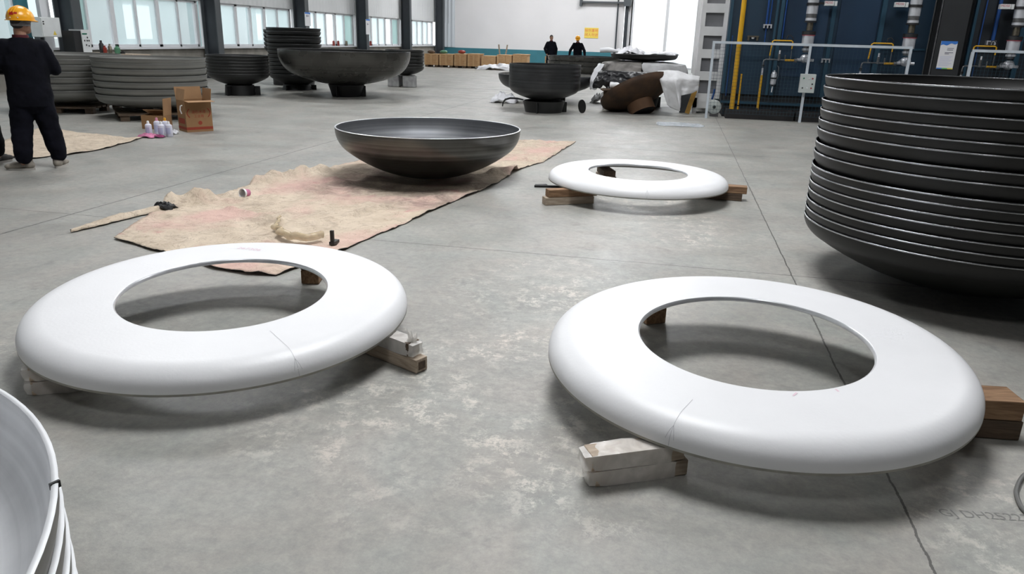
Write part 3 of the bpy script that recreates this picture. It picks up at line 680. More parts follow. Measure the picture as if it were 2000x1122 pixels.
def ring_polar(k, px, py):
    """where a photo point lies on the top of ring k, as (radius, angle)"""
    cx, cy, h, nx, ny = RINGS[k]; n = Vector((-nx, -ny, 1)); d = ray(px, py); t = (Vector((cx, cy, h))-C0).dot(n)/d.dot(n)
    p = C0+d*t-Vector((cx, cy, h)); return math.hypot(p.x, p.y), math.atan2(p.y, p.x)
def seam(k, px, py, r0):
    a = ring_polar(k, px, py)[1]; rs = [r0+(RR-.002-r0)*i/24 for i in range(25)]
    b = strip_on_ring([(x, a) for x in rs]+[(RR+.004, a)])
    o = b.build('pencil_line', M['pencil'], ring_obj[k], smooth=0)
    for s in (-1, 1): strip_on_ring([(RR-.004-.03*q, a+s*.018*(1-q)) for q in (0, .33, .66, 1)][::-1]).build('arrow_mark', M['pencil'], ring_obj[k], smooth=0)
seam(0, 575, 690, .60); seam(1, 1316, 820, .70); seam(2, 1271, 378, .80)
r_, a_ = ring_polar(0, 487, 487)
me = text_mesh('267306', .05, 0); me.materials.clear(); me.materials.append(M['pink_mark'])
o = bpy.data.objects.new('crayon_writing', me); COL.objects.link(o); o.parent = ring_obj[0]; o.location = (r_*math.cos(a_), r_*math.sin(a_), .0012)
for k, q in ((1, ((1549, 774), (1556, 768))), (1, ((1632, 761), (1638, 766)))):
    strip_on_ring([ring_polar(k, *p) for p in q], .008).build('pink_mark', M['pink_mark'], ring_obj[k], smooth=0)

# ------------------------------------------------------------------ timber blocks
def wobble_box(L, W, Hh, amp, seed, n=(10, 4, 4)):
    """a slightly swollen film wrap around a block"""
    b = MB(); bm = bmesh.new(); bmesh.ops.create_cube(bm, size=1); bmesh.ops.subdivide_edges(bm, edges=bm.edges, cuts=5, use_grid_fill=True)
    for v in bm.verts:
        p = Vector((v.co.x*L, v.co.y*W, v.co.z*Hh)); d = fbm((p.x*9+seed, p.y*9, p.z*9), 1.)
        k = max(0, (-v.co.x-.36)/.14); p.y *= 1-.22*k*k; p.z *= 1-.22*k*k; v.co = p + Vector((v.co.x, v.co.y, v.co.z*.6)).normalized()*(.002+amp*abs(d)*(1+1.6*k))
    vs = [tuple(v.co) for v in bm.verts]; fs = [tuple(v.index for v in f.verts) for f in bm.faces]; bm.free(); return b.add(vs, fs)
def block(end, ang, L, W, z0, Hh, mt, lab, wrap=False, grp='timber blocks under the white rings', knot=False):
    """a timber: 'end' is the middle of its outer end on the floor, 'ang' points inwards along it"""
    c = Vector((end[0]+math.cos(ang)*L/2, end[1]+math.sin(ang)*L/2, z0+Hh/2))
    r = thing('timber_block', lab, 'block', c, ang, grp)
    MB().box((0, 0, 0), (L, W, Hh-.003)).build('timber', mt, r, smooth=0, bevel=.004)
    if wrap:
        o = wobble_box(L*.9, W, Hh-.006, .007, end[0]*7).build('plastic_wrap', M['film'], r); o.location = (-L*.10, 0, .0)
    if knot: MB().box((-L/2-.001, 0, 0), (.004, W*.55, Hh*.55)).build('end_recess', M['wood_dark'], r, smooth=0)
    return r
def pair(px, py, ang, L, W, h, mts, labs, wraps=(False, False), shift=(0, 0), dz=.0, upshift=0., knot=False, rot2=0.):
    e = flo(px, py); hh = h/2
    block((e.x, e.y), ang, L, W, .001, hh, mts[0], labs[0], wraps[0], knot=knot)
    block((e.x+math.cos(ang)*upshift, e.y+math.sin(ang)*upshift), ang+rot2, L, W, .001+hh, hh-.001, mts[1], labs[1], wraps[1])
# ring 1
pair(66, 768, math.atan2(.48, .88)+.1, .34, .075, .130, (M['wood_pale'], M['wood_pale']), ('film-wrapped block on the floor under the left side of the left ring', 'film-wrapped block atop its pair under the left side of the left ring'), (True, True))
pair(824, 727, math.atan2(.44, -.9), .42, .075, .142, (M['wood_pale'], M['wood_dark']), ('pale square timber on the floor under the right side of the left ring', 'film-wrapped timber on top at the right side of the left ring'), (False, True), upshift=.05, knot=True)
pair(606, 556, math.atan2(.96, .1)+.35, .17, .11, .184, (M['wood'], M['wood_dark']), ('brown block on the floor seen through the hole of the left ring', 'brown block on top seen through the hole of the left ring'))
tail = [o for o in bpy.data.objects if o.get('label', '').startswith('film-wrapped timber on top at the right side')][0]
t_ = MB()
for a_ in (-.5, .1, .6): t_.tube([(-.19, .01*a_, .02), (-.205+.012*a_, .012*a_, .055), (-.20+.03*a_, .03*a_, .085+.02*a_)], [.022, .013, .002], 7)
t_.build('film_tail', M['film'], tail, smooth=0)
# ring 2
pair(1154, 941, math.atan2(.46, .88), .36, .085, .131, (M['wood_pale'], M['wood_pale']), ('film-wrapped timber on the floor at the front left of the right ring', 'film-wrapped timber on top at the front left of the right ring'), (True, True), upshift=-.02)
pair(1971, 845, math.atan2(-.1, -.99), .40, .15, .176, (M['wood_dark'], M['wood']), ('dark bare timber on the floor at the right side of the right ring', 'lighter bare timber on top at the right side of the right ring'), upshift=.01, rot2=.03)
pair(1281, 634, math.atan2(.9, -.5), .17, .12, .188, (M['wood'], M['wood_dark']), ('brown block on the floor seen through the hole of the right ring', 'brown block on top seen through the hole of the right ring'))
# ring 3
pair(1062, 400, math.atan2(.5, .87), .5, .10, .150, (M['wood_pale'], M['wood']), ('pale block on the floor at the left side of the rear ring', 'brown block on top at the left side of the rear ring'), upshift=.03)
pair(1448, 392, math.atan2(.05, -1), .45, .12, .150, (M['wood_dark'], M['wood']), ('dark block on the floor at the right side of the rear ring', 'brown block on top at the right side of the rear ring'), upshift=-.04)
a3 = aty(1192, 340, 8.3)
block((-.62, 8.18), 1.9, .35, .15, .001, .09, M['wood_pale'], 'pale block on the floor seen through the hole of the rear ring')
block((-.62, 8.18), 1.9, .35, .13, .092, .062, M['wood_dark'], 'dark block on top seen through the hole of the rear ring')
P = flo(1052, 366)
tag(MB().box((0, 0, .012), (.34, .035, .022), .25).box((-.1, .02, .012), (.12, .05, .024), .5).build('steel_strip', M['black'], loc=(P.x+.12, P.y+.03, 0)), 'thin black steel strip on the floor left of the rear ring', 'strip')

# ================================================================== CANVAS TARPS
def poly_at(pl, t):
    L = [0.]
    for a, b in zip(pl, pl[1:]): L.append(L[-1]+(Vector(b)-Vector(a)).length)
    d = t*L[-1]
    for i in range(len(pl)-1):
        if d <= L[i+1] or i == len(pl)-2:
            f = (d-L[i])/max(1e-9, L[i+1]-L[i]); return Vector(pl[i]).lerp(Vector(pl[i+1]), min(1, f))
def coons(B, R, T_, L, nu, nv):
    G = []
    p00, p10, p01, p11 = Vector(B[0]), Vector(B[-1]), Vector(T_[0]), Vector(T_[-1])
    for j in range(nv+1):
        v = j/nv; row = []
        for i in range(nu+1):
            u = i/nu
            p = (1-v)*poly_at(B, u)+v*poly_at(T_, u)+(1-u)*poly_at(L, v)+u*poly_at(R, v)-((1-u)*(1-v)*p00+u*(1-v)*p10+(1-u)*v*p01+u*v*p11)
            row.append(p)
        G.append(row)
    return G
def seg_d(p, a, b):
    a, b = Vector(a), Vector(b); t = max(0, min(1, (p-a).dot(b-a)/(b-a).length_squared)); return (p-(a+t*(b-a))).length
def tarp(name, lab, B, R, T_, L, nu, nv, mats, ridges=(), flat=(), amp=.012, ragged=.02):
    G = coons(B, R, T_, L, nu, nv); P = []
    for j, row in enumerate(G):
        out = []
        for i, p in enumerate(row):
            e = max(0, 1-min(i, nu-i, j, nv-j)/3.)
            q = p+Vector((fbm((p.x*4, p.y*4, 5), 1), fbm((p.x*4, p.y*4, 9), 1)))*ragged*e
            z = .006+amp*(fbm((q.x, q.y, 0), 2.2)+.6)*.9+amp*2.0*max(0, .32-abs(fbm((q.x, q.y, 7), 2.4)))**1.5*3+amp*.5*max(0, .3-abs(fbm((q.x, q.y, 3), 6.)))*3
            for a, b, h, w in ridges:
                d = seg_d(q, a, b)/w
                if d < 1: z += h*(1-d*d)**2*(.7+.5*fbm((q.x, q.y, 2), 6.))
            for c, r in flat:
                d = (q-Vector(c)).length
                if d < r: f = min(1, (r-d)/(r*.5)); z = z*(1-f)+.006*f
            out.append((q.x, q.y, max(.004, z)))
        P.append(out)
    o = MB().grid(P).build(name, mats)
    s = o.modifiers.new('solid', 'SOLIDIFY'); s.thickness = .005; s.offset = -1 if False else 1; s.material_offset_rim = 1
    return tag(o, lab, 'tarp')
left = [(-3.987, 4.62), (-4.27, 5.50), (-4.33, 5.85), (-4.14, 6.217), (-4.16, 6.8), (-4.05, 7.3), (-3.92, 7.9), (-3.75, 8.8), (-3.5, 9.9), (-3.3, 11.3)]
right = [(-2.40, 4.16), (-2.251, 4.881), (-2.054, 6.247), (-1.819, 7.618), (-1.737, 8.867), (-1.582, 9.432), (-1.439, 11.629)]
tarp('canvas_tarp', 'long beige canvas with pink stains spread on the floor under the bowl', [(-3.987, 4.62), (-3.521, 4.445), (-2.88, 4.19), (-2.62, 4.12), (-2.40, 4.16)], right, [(-3.3, 11.3), (-2.333, 11.422), (-1.439, 11.629)], left, 70, 230, [M['canvas'], M['edge_dark']],
     ridges=[((-4.12, 6.9), (-3.85, 7.75), .10, .16), ((-3.9, 7.5), (-3.3, 7.2), .05, .14), ((-4.28, 5.68), (-4.12, 5.98), .15, .13), ((-4.1, 5.9), (-3.6, 6.3), .03, .1), ((-1.95, 8.3), (-1.75, 8.6), .09, .14), ((-3.75, 5.75), (-2.9, 5.35), .035, .06), ((-2.95, 5.3), (-2.2, 6.8), .03, .07), ((-3.7, 5.0), (-3.0, 5.45), .016, .06), ((-1.9, 9.4), (-1.7, 9.6), .05, .1), ((-3.6, 6.6), (-2.6, 6.3), .02, .09), ((-4.05, 6.3), (-3.4, 6.9), .03, .1)],
     flat=[((-2.578, 7.813), .55)])
st = [flo(*q) for q in ((138, 456), (180, 447), (220, 437), (260, 427), (300, 417), (328, 410))]
en = [flo(*q) for q in ((140, 454), (180, 439), (220, 425), (260, 418), (300, 411), (328, 404))]
P = []
for i in range(41):
    a = poly_at([(p.x, p.y) for p in st], i/40); b = poly_at([(p.x, p.y) for p in en], i/40); row = []
    for j in range(9):
        q = a.lerp(b, j/8); t = j/8
        row.append((q.x+.015*fbm((q.x, q.y, j), 9.), q.y+.015*fbm((q.x, q.y, j+20), 9.), .006+.035*math.sin(PI*t)*(.5+.5*i/40)+.012*abs(fbm((q.x, q.y, 1), 8.))))
    P.append(row)
o = MB().grid(P).build('canvas_strip', [M['canvas_plain'], M['edge_dark']]); s = o.modifiers.new('solid', 'SOLIDIFY'); s.thickness = .004; s.offset = 1; s.material_offset_rim = 1
tag(o, 'narrow torn strip of beige canvas beside the left corner of the big canvas', 'strip')
tarp('canvas_tarp', 'small beige canvas on the floor around the worker feet', [(-7.9, 7.45), (-7.341, 7.34)], [(-7.341, 7.34), (-7.171, 7.75), (-7.123, 8.287), (-7.226, 8.706), (-7.274, 9.047), (-7.40, 9.45)],
     [(-9.5, 9.85), (-8.675, 9.561), (-8.003, 9.4), (-7.6, 9.30), (-7.40, 9.45)], [(-7.9, 7.45), (-8.5, 8.), (-9.5, 9.85)], 40, 60, [M['canvas_plain'], M['edge_dark']], amp=.008, ragged=.05)
# crumpled film, cup, rod and spike on the big canvas
g = [flo(*q, .03) for q in ((548, 428), (539, 446), (546, 462), (572, 471), (604, 475), (632, 470))]
pts = []; rs = []
for i in range(31):
    q = poly_at([(p.x, p.y) for p in g], i/30); pts.append((q.x+.03*fbm((i*.3, 1, 2), 1.), q.y+.03*fbm((i*.3, 5, 2), 1.), .055+.02*i/30+.01*fbm((i*.4, 3, 3), 1.))); rs.append(.010+.032*(i/30)**1.3*(1-.5*(i/30)**6)+.010*fbm((i*.7, 0, 0), 1.)*(i/30))
tag(MB().tube(pts, rs, 14).build('plastic_film', M['film_y'], smooth=70), 'crumpled roll of yellowed plastic film on the canvas behind the left ring', 'film')
P = flo(488, 380, .04)
r = thing('paper_cup', 'crushed pink and white cup lying on the canvas', 'cup', (P.x, P.y, .035))
MB().lathe([(.03, 0), (.045, .11), (.042, .11), (.028, .004), (0, .004), (0, 0)], 24).xf(Matrix.Translation((.0, -.02, .025)) @ Matrix.Rotation(1.45, 4, 'X') @ Matrix.Scale(.8, 4, (1, 0, 0))).build('cup', M['can_top'], r)
MB().lathe([(.0305, .0), (.040, .075), (.0403, .075), (.0312, .0)], 24, loop=True).xf(Matrix.Translation((.0, -.02, .025)) @ Matrix.Rotation(1.45, 4, 'X') @ Matrix.Scale(.8, 4, (1, 0, 0))).build('pink_band', M['pink_pale'], r)
P = flo(655, 486)
tag(MB().box((0, 0, .06), (.025, .02, .10)).box((0, .03, .015), (.04, .09, .022)).build('metal_spike', M['black'], loc=(P.x-.03, P.y+.02, .02)), 'small black metal spike standing at the near right corner of the canvas', 'spike')
P = flo(548, 522)
tag(MB().tube([(-.05, -.03, .03), (-.05, 0, .055), (-.03, .05, .06), (.09, .05, .06)], .006, 8).build('bent_rod', M['rust'], loc=(P.x, P.y, .0)), 'bent rusty rod lying on the canvas edge seen through the left ring', 'rod')

P = flo(334, 411)
crumple('dark_rag', 'small black rag at the end of the torn canvas strip', 'rag', (P.x-.05, P.y, 0), .09, .06, .07, M['black'], 17., 14)
P = flo(1328, 246)
crumple('plastic_film', 'flat pale bluish patch on the floor before the rusty dish', 'film', (P.x, P.y+.15, 0), .42, .34, .03, M['bluish_flat'], 31., 22, .002)  # thin bluish translucent patch lying on the floor
# floor marking and hose
me = text_mesh('GJ DH25222 12', .058, 0, -.15); me.materials.clear(); me.materials.append(M['stencil'])
o = bpy.data.objects.new('floor_stencil', me); COL.objects.link(o); P = flo(1935, 1008); o.location = (P.x+.02, P.y, .0008); o.rotation_euler = (0, 0, .14)
tag(o, 'faded stencilled letters and numbers on the concrete in the right corner', 'floor marking')
hp = [flo(*q) for q in ((2100, 905), (2030, 915), (2000, 932), (1986, 955), (1985, 975), (2000, 1003), (2040, 1030), (2120, 1050))]
pts = []
hp2 = [(p.x, p.y) for p in hp]
for i in range(len(hp2)-1):
    p0, p1, p2, p3 = [Vector(hp2[max(0, min(len(hp2)-1, k))]) for k in (i-1, i, i+1, i+2)]
    for k in range(8):
        t = k/8; q = .5*((2*p1)+(p2-p0)*t+(2*p0-5*p1+4*p2-p3)*t*t+(3*p1-p0-3*p2+p3)*t**3); pts.append((q.x, q.y, .009))
tag(MB().tube(pts, .008, 12).build('hose', M['hose'], smooth=70), 'loop of grey hose on the floor at the right edge', 'hose')

# ================================================================== CARTONS AND CANS
def carton(name, lab, loc, rz, w, d, h, flaps, printing=True):
    r = thing(name, lab, 'box', loc, rz)
    t = .005; b = MB()
    b.b2((-w/2, -d/2, 0), (w/2, d/2, t)).b2((-w/2, -d/2, t), (w/2, -d/2+t, h)).b2((-w/2, d/2-t, t), (w/2, d/2, h)).b2((-w/2, -d/2+t, t), (-w/2+t, d/2-t, h)).b2((w/2-t, -d/2+t, t), (w/2, d/2-t, h))
    b.build('carton_body', M['card'], r, smooth=0)
    for side, ang, ln in flaps:
        f = MB(); half = (w if side in 'fb' else d)/2
        f.b2((-half, 0, -t), (half, ln, 0))
        base = {'f': (Matrix.Translation((0, -d/2, h)) @ Matrix.Rotation(PI, 4, 'Z')), 'b': Matrix.Translation((0, d/2, h)), 'l': (Matrix.Translation((-w/2, 0, h)) @ Matrix.Rotation(PI/2, 4, 'Z')), 'r': (Matrix.Translation((w/2, 0, h)) @ Matrix.Rotation(-PI/2, 4, 'Z'))}[side]
        f.xf(base @ Matrix.Rotation(ang, 4, 'X')).build('flap', M['card_in'], r, smooth=0)
    return r
e = flo(366, 259); e2 = flo(417, 256)
rz = math.atan2(e2.y-e.y, e2.x-e.x); w = (e2-e).length
mid = (e+e2)/2; nrm = Vector((-math.sin(rz), math.cos(rz), 0)); d = .34
big = carton('cardboard_box', 'large open brown carton with red printing in front of the grey stack', mid+nrm*d/2, rz, w, d, .47, (('f', -.05, .17), ('b', 1.35, .19), ('l', 1.75, .17), ('r', 1.45, .17)))
pr = MB(); y = -d/2-.0012
pr.b2((-w/2, y-.001, .035), (w/2, y+.001, .075))
pr.build('red_band', M['red_print'], big, smooth=0)
MB().b2((-w/2-.002, -d/2, .035), (-w/2-.0005, d/2, .075)).b2((-w/2-.002, -d/2+.05, .12), (-w/2-.0005, d/2-.05, .2)).build('red_band', M['red_print'], big, smooth=0)
lg = MB()
for s in (-1, 1):
    pts = [(s*(.14+.035*math.sin(PI*q/10)), y, .22+.13*q/10) for q in range(11)]
    lg.tube([(x*1.0, yy, z) for x, yy, z in pts], .007, 6)
lg.lathe([(0, 0), (.033, 0), (.033, .002), (0, .002)], 24, c=(0, 0, 0))
n0 = len(lg.v)-0
lg.build('printed_wreath', M['red_print'], big, smooth=0)
o = MB().lathe([(0, 0), (.03, 0), (.03, .002), (0, .002)], 24).build('printed_seal', M['red_print'], big, smooth=0); o.location = (.01, y+.001, .135); o.rotation_euler = (PI/2, 0, 0)
for t, sz, zz in (('油石水漆', .055, .30), ('工业用', .05, .235)):
    me = text_mesh(t, sz, .0005); me.materials.clear(); me.materials.append(M['red_print'])
    o = bpy.data.objects.new('printed_lettering', me); COL.objects.link(o); o.parent = big; o.location = (0, y-.0008, zz); o.rotation_euler = (PI/2, 0, 0)
MB().tube([(-w/2-.012, -.1, .40), (-w/2-.03, -.08, .39), (-w/2-.03, -.05, .33), (-w/2-.012, -.05, .27)], .009, 8).build('white_tape', M['can_top'], big)
e = flo(300, 257); e2 = flo(330, 252)
e = flo(281, 255); rz2 = -.15
sm = carton('cardboard_box', 'small open brown carton behind the white cans', flo(300, 252)+Vector((.0, .10, 0)), .15, .36, .26, .21, (('f', 2.2, .0), ('b', 1.4, .17), ('l', 2.35, .17), ('r', 1.35, .26))[0:0]+(('b', 2.75, .2), ('r', 1.5, .26)), False)
o = MB().b2((-.05, -.0025, -.02), (.05, .0025, .02)).build('hand_hole', M['dark_print'], sm, smooth=0); o.location = (.0, .045, .295); o.rotation_euler = (PI/2-.4, 0, 0)
can_prof = [(0, 0), (.031, 0), (.033, .004), (.033, .15), (.031, .158), (.026, .166), (.013, .176), (0, .176)]
can_me = MB().lathe(can_prof, 28).mesh('can', M['can'], 40); lbl_me = MB().lathe([(.0334, .04), (.0334, .125)], 28, a0=3.6, a1=5.4).mesh('label', M['can_blue'], 40)
cap_me = MB().lathe([(.012, .17), (.014, .175), (.012, .205), (.008, .214), (0, .214)], 20).mesh('cap', M['can_top'], 40)
cans = [((292, 266), 'white spray can standing alone at the left before the small carton', 'can_top'), ((309, 263), 'white can with pink cap, rear of the pair in the middle', 'pink_cap'), ((317, 267), 'white spray can at the front of the pair in the middle', 'can_top'), ((325, 263), 'white can with orange cap before the small carton', 'orange_cap'), ((332, 267), 'white spray can farthest right, in front of the orange-capped can', 'can_top')]
for q, lab, cp in cans:
    P = flo(*q); r = thing('spray_can', lab, 'spray can', (P.x, P.y, 0), random.random()*.5, 'white spray cans by the cartons')
    r.scale = (1.4, 1.4, 1.16 if cp != 'can_top' else 1.03)
    for nm, me in (('body', can_me), ('label_band', lbl_me)):
        o = bpy.data.objects.new(nm, me); COL.objects.link(o); o.parent = r
    me = cap_me
    if cp != 'can_top': me = cap_me.copy(); me.materials[0] = M[cp]
    o = bpy.data.objects.new('cap', me); COL.objects.link(o); o.parent = r
P = flo(297, 267.5); crumple('cleaning_cloth', 'pale pink cleaning cloth before the white cans', 'cloth', (P.x, P.y-.06, 0), .13, .10, .05, M['pink_pale'], 5., 16)
P = flo(313, 268); crumple('cleaning_cloth', 'dark pink cleaning cloth at the foot of the middle cans', 'cloth', (P.x+.0, P.y-.05, 0), .10, .06, .035, M['pink'], 8., 16)
P = flo(342, 262); crumple('plastic_bag', 'small crumpled clear plastic bag beside the large carton', 'bag', (P.x, P.y, 0), .05, .05, .07, M['white_sheet'], 11., 14, .002)
# ================================================================== PEOPLE
def soft(o, vox, it=4):
    m = o.modifiers.new('remesh', 'REMESH'); m.mode = 'VOXEL'; m.voxel_size = vox; m.use_smooth_shade = True
    s = o.modifiers.new('smooth', 'SMOOTH'); s.factor = .5; s.iterations = it
    return o
def chain(b, pts, rs, n=14):
    """rounded limb: spheres at the joints, tapered tubes between them"""
    pts = [Vector(p) for p in pts]; b.tube(pts, rs, n)
    for p, r in zip(pts, rs): b.sphere(p, r, 8)
def loft(b, secs, n=28):
    """closed trunk through elliptical sections (z, cx, cy, rx, ry)"""
    rows = [[(cx+rx*math.cos(2*PI*k/n), cy+ry*math.sin(2*PI*k/n), z) for k in range(n)] for z, cx, cy, rx, ry in secs]
    vs = [p for r in rows for p in r]; m = len(rows)
    fs = [(i*n+k, i*n+(k+1) % n, (i+1)*n+(k+1) % n, (i+1)*n+k) for i in range(m-1) for k in range(n)]
    fs += [tuple(range(n))[::-1], tuple((m-1)*n+k for k in range(n))]
    b.add(vs, fs)
def hand(b, wrist, d, palm_n, side):
    """palm, four bent fingers of unequal length and a thumb from the side of the palm"""
    d = Vector(d).normalized(); nn = Vector(palm_n); nn = (nn-d*nn.dot(d)).normalized(); s = d.cross(nn)*side; w = Vector(wrist)
    b.tube([w, w+d*.03, w+d*.085], [.027, .033, .034], 12)
    for q, ln in ((-.027, .072), (-.009, .083), (.009, .079), (.027, .062)):
        p0 = w+d*.078+s*q; p1 = p0+(d*.9+nn*.35)*ln*.45; p2 = p1+(d*.55+nn*.8)*ln*.33; p3 = p2+(d*.1+nn)*ln*.27
        chain(b, [p0, p1, p2, p3], [.0095, .009, .0085, .0075], 8)
    t0 = w+d*.035-s*.028; t1 = t0+(d*.5-s*.75+nn*.3)*.036; t2 = t1+(d*.8-s*.2+nn*.5)*.03
    chain(b, [t0, t1, t2], [.012, .0105, .009], 8)
def person(label, loc, rz, arms, head_yaw=0., helmet=False, bend=0., coat='navy', pants='navy2', shoes='shoe', feet=((-.155, 0., .0), (.165, .03, 0.)), foot_dir=(0., 0.), vox=.008, hands=True, band=True, scale=(1, 1, 1)):
    r = thing('person', label, 'person', loc, rz); r.scale = (scale[0], scale[1], scale[2])
    def bendf(b):
        if bend:
            for i, (x, y, z) in enumerate(b.v):
                if z > .86:
                    a = bend*min(1, (z-.86)/.25); dz = z-.86
                    b.v[i] = (x, y*math.cos(a)+dz*math.sin(a), .86+dz*math.cos(a)-y*math.sin(a))
        return b
    hy = Matrix.Translation((.028 if helmet and band else 0, .01, 0)) @ Matrix.Rotation(head_yaw, 4, 'Z')
    B = MB()
    loft(B, [(.84, 0, 0, .15, .10), (1.0, 0, 0, .135, .09), (1.2, 0, 0, .155, .10), (1.36, 0, -.005, .15, .085), (1.42, 0, -.005, .08, .06)])
    chain(B, [(0, -.005, 1.38), (0, .0, 1.46), (0, .01, 1.52)], [.065, .057, .055])
    h = MB(); h.sphere((0, .0, 1.60), .1, 14, sq=(.78, .97, 1.12))
    for i in range(len(h.v)):
        x, y, z = h.v[i]; h.v[i] = (x, y, 1.60+(z-1.60))
    chain(h, [(0, .035, 1.535), (0, .075, 1.515)], [.058, .032])
    h.tube([(0, .088, 1.625), (0, .112, 1.583), (0, .092, 1.572)], [.009, .015, .012], 8)
    for s in (-1, 1):
        h.sphere((s*.08, -.005, 1.59), .03, 8, sq=(.35, .7, 1.1)); h.sphere((s*.032, .086, 1.618), .013, 6, sq=(1.3, .6, .5))
    h.tube([(-.022, .1, 1.545), (0, .106, 1.547), (.022, .1, 1.545)], .006, 8)
    B.v, B.f, B.mi = (lambda o: (B.v+[tuple(hy @ Vector(v)) for v in h.v], B.f+[tuple(i+o for i in f) for f in h.f], B.mi+h.mi))(len(B.v))
    for s, k in ((-1, 'l'), (1, 'r')):
        e, w, hd, pn = arms[k]
        chain(B, [(s*.17, -.005, 1.375), e, w], [.052, .04, .027])
        if hands: hand(B, w, hd, pn, s)
        else: B.sphere(Vector(w)+Vector(hd)*.07, .04, 8)
    for s, (fx, fy, fz) in zip((-1, 1), feet):
        chain(B, [(s*.085, 0, .87), (s*.10+fx*.2, .02, .47), (fx, fy-.02, .09)], [.085, .055, .04])
    bendf(B); soft(B.build('body', M['skin'], r), vox, 2)
    eyes = MB()
    for s in (-1, 1): eyes.sphere(hy @ Vector((s*.032, .0935, 1.612)), .008, 6)
    bendf(eyes).build('eyes', M['eye'], r)
    hr = MB(); hr.sphere((0, -.012, 1.618), .105, 14, sq=(.80, .96, 1.06))
    hr.v = [(x, y, max(z, 1.585 if y < .02 else 1.66)) for x, y, z in hr.v]
    hr.sphere((0, -.06, 1.585), .055, 10, sq=(1.25, .75, 1.0)); hr.xf(hy)
    bendf(hr); soft(hr.build('hair', M['hair'], r), .01, 3)
    J = MB()
    loft(J, [(.70, 0, .0, .205, .145), (.80, 0, .0, .215, .155), (.98, 0, 0, .205, .15), (1.15, 0, -.005, .21, .148), (1.30, 0, -.01, .205, .135), (1.39, 0, -.01, .175, .11), (1.445, 0, -.005, .095, .085)])
    for s, k in ((-1, 'l'), (1, 'r')):
        e, w, hd, pn = arms[k]; e = Vector(e); w = Vector(w)
        chain(J, [(s*.165, -.01, 1.352), e, e.lerp(w, .5), w-(w-e).normalized()*.01], [.083, .072, .062, .052])
    bendf(J); o = soft(J.build('jacket', M[coat], r), .012, 5)
    d = o.modifiers.new('folds', 'DISPLACE'); t = bpy.data.textures.get('folds') or bpy.data.textures.new('folds', 'CLOUDS'); t.noise_scale = .11; d.texture = t; d.strength = .022; d.mid_level = .5
    cb = MB().lathe([(.068, 1.405), (.078, 1.44), (.073, 1.475), (.064, 1.475), (.066, 1.44), (.060, 1.405)], 28, loop=True)
    bendf(cb).build('collar', M['collar'], r)
    T = MB()
    loft(T, [(.64, 0, 0, .10, .10), (.72, 0, 0, .19, .135), (.90, 0, 0, .185, .13)])
    for s, (fx, fy, fz) in zip((-1, 1), feet):
        kx = s*.06+fx*.42
        chain(T, [(s*.085, 0, .80), (kx, .015, .46), (fx*.97, fy-.025, .22), (fx, fy-.03, .145)], [.118, .106, .094, .080])
    o = soft(T.build('trousers', M[pants], r), .012, 4)
    d = o.modifiers.new('folds', 'DISPLACE'); d.texture = t; d.strength = .03; d.mid_level = .5
    for s, (fx, fy, fz), fd in zip((-1, 1), feet, foot_dir):
        S = MB(); S.sphere((0, -.035, .05), .05, 10, sq=(.85, 1.1, 1.)); S.sphere((0, .06, .043), .05, 10, sq=(.88, 1.6, .8)); S.sphere((0, .13, .034), .042, 10, sq=(1, 1.2, .72)); S.tube([(0, -.03, .05), (0, -.035, .12)], [.045, .042], 12)
        S.v = [(x, y, max(z, .012)) for x, y, z in S.v]
        o = S.build('shoe', M[shoes], r); o.location = (fx, fy, 0); o.rotation_euler = (0, 0, fd); o.scale = (1.12, 1.12, 1.12); soft(o, .009, 2)
        q = MB()
        pl = [(.045*math.cos(a)*(1 if math.sin(a) < 0 else .98), .04+.128*math.sin(a)) for a in [2*PI*i/24 for i in range(24)]]
        q.prism(pl, 0, .018).build('sole', M['sole'], o, smooth=0)
    if helmet:
        ctr = Vector((0, .0, 1.64)); R3 = (.120, .142, .135)
        hm = MB()
        hm.lathe([(math.sin(PI/2*i/14), math.cos(PI/2*i/14)) for i in range(15)]+[(1.0, -.10), (.96, -.10)]+[(.96*math.sin(PI/2*i/14), .96*math.cos(PI/2*i/14)) for i in range(14, -1, -1)], 40)
        hm.v = [(ctr.x+x*R3[0], ctr.y+y*R3[1], ctr.z+z*R3[2]) for x, y, z in hm.v]
        hm.xf(hy); bendf(hm).build('helmet_shell', M['helmet'], r)
        bm_ = MB()
        pts_o = []; pts_i = []
        for i in range(41):
            a = 2*PI*i/40; f = max(0, math.sin(a))
            pts_o.append((ctr.x+(R3[0]+.014)*math.cos(a), ctr.y+(R3[1]+.014)*math.sin(a)+.045*f**3, ctr.z-.012-.012*f)); pts_i.append((ctr.x+R3[0]*.99*math.cos(a), ctr.y+R3[1]*.99*math.sin(a), ctr.z-.008))
        bm_.grid([pts_i, pts_o, [(x, y, z-.006) for x, y, z in pts_o], [(x, y, z-.008) for x, y, z in pts_i]])
        bm_.xf(hy); bendf(bm_).build('helmet_brim', M['helmet'], r)
        rg = MB()
        for off in (-.028, 0, .028):
            rg.tube([(ctr.x+off, ctr.y+R3[1]*1.0*math.cos(a), ctr.z+(R3[2]+.001)*math.sin(a)*(1-abs(off)*2)) for a in [.5+2.14*i/16 for i in range(17)]], .005, 8)
        rg.xf(hy); bendf(rg).build('helmet_ridge', M['helmet'], r)
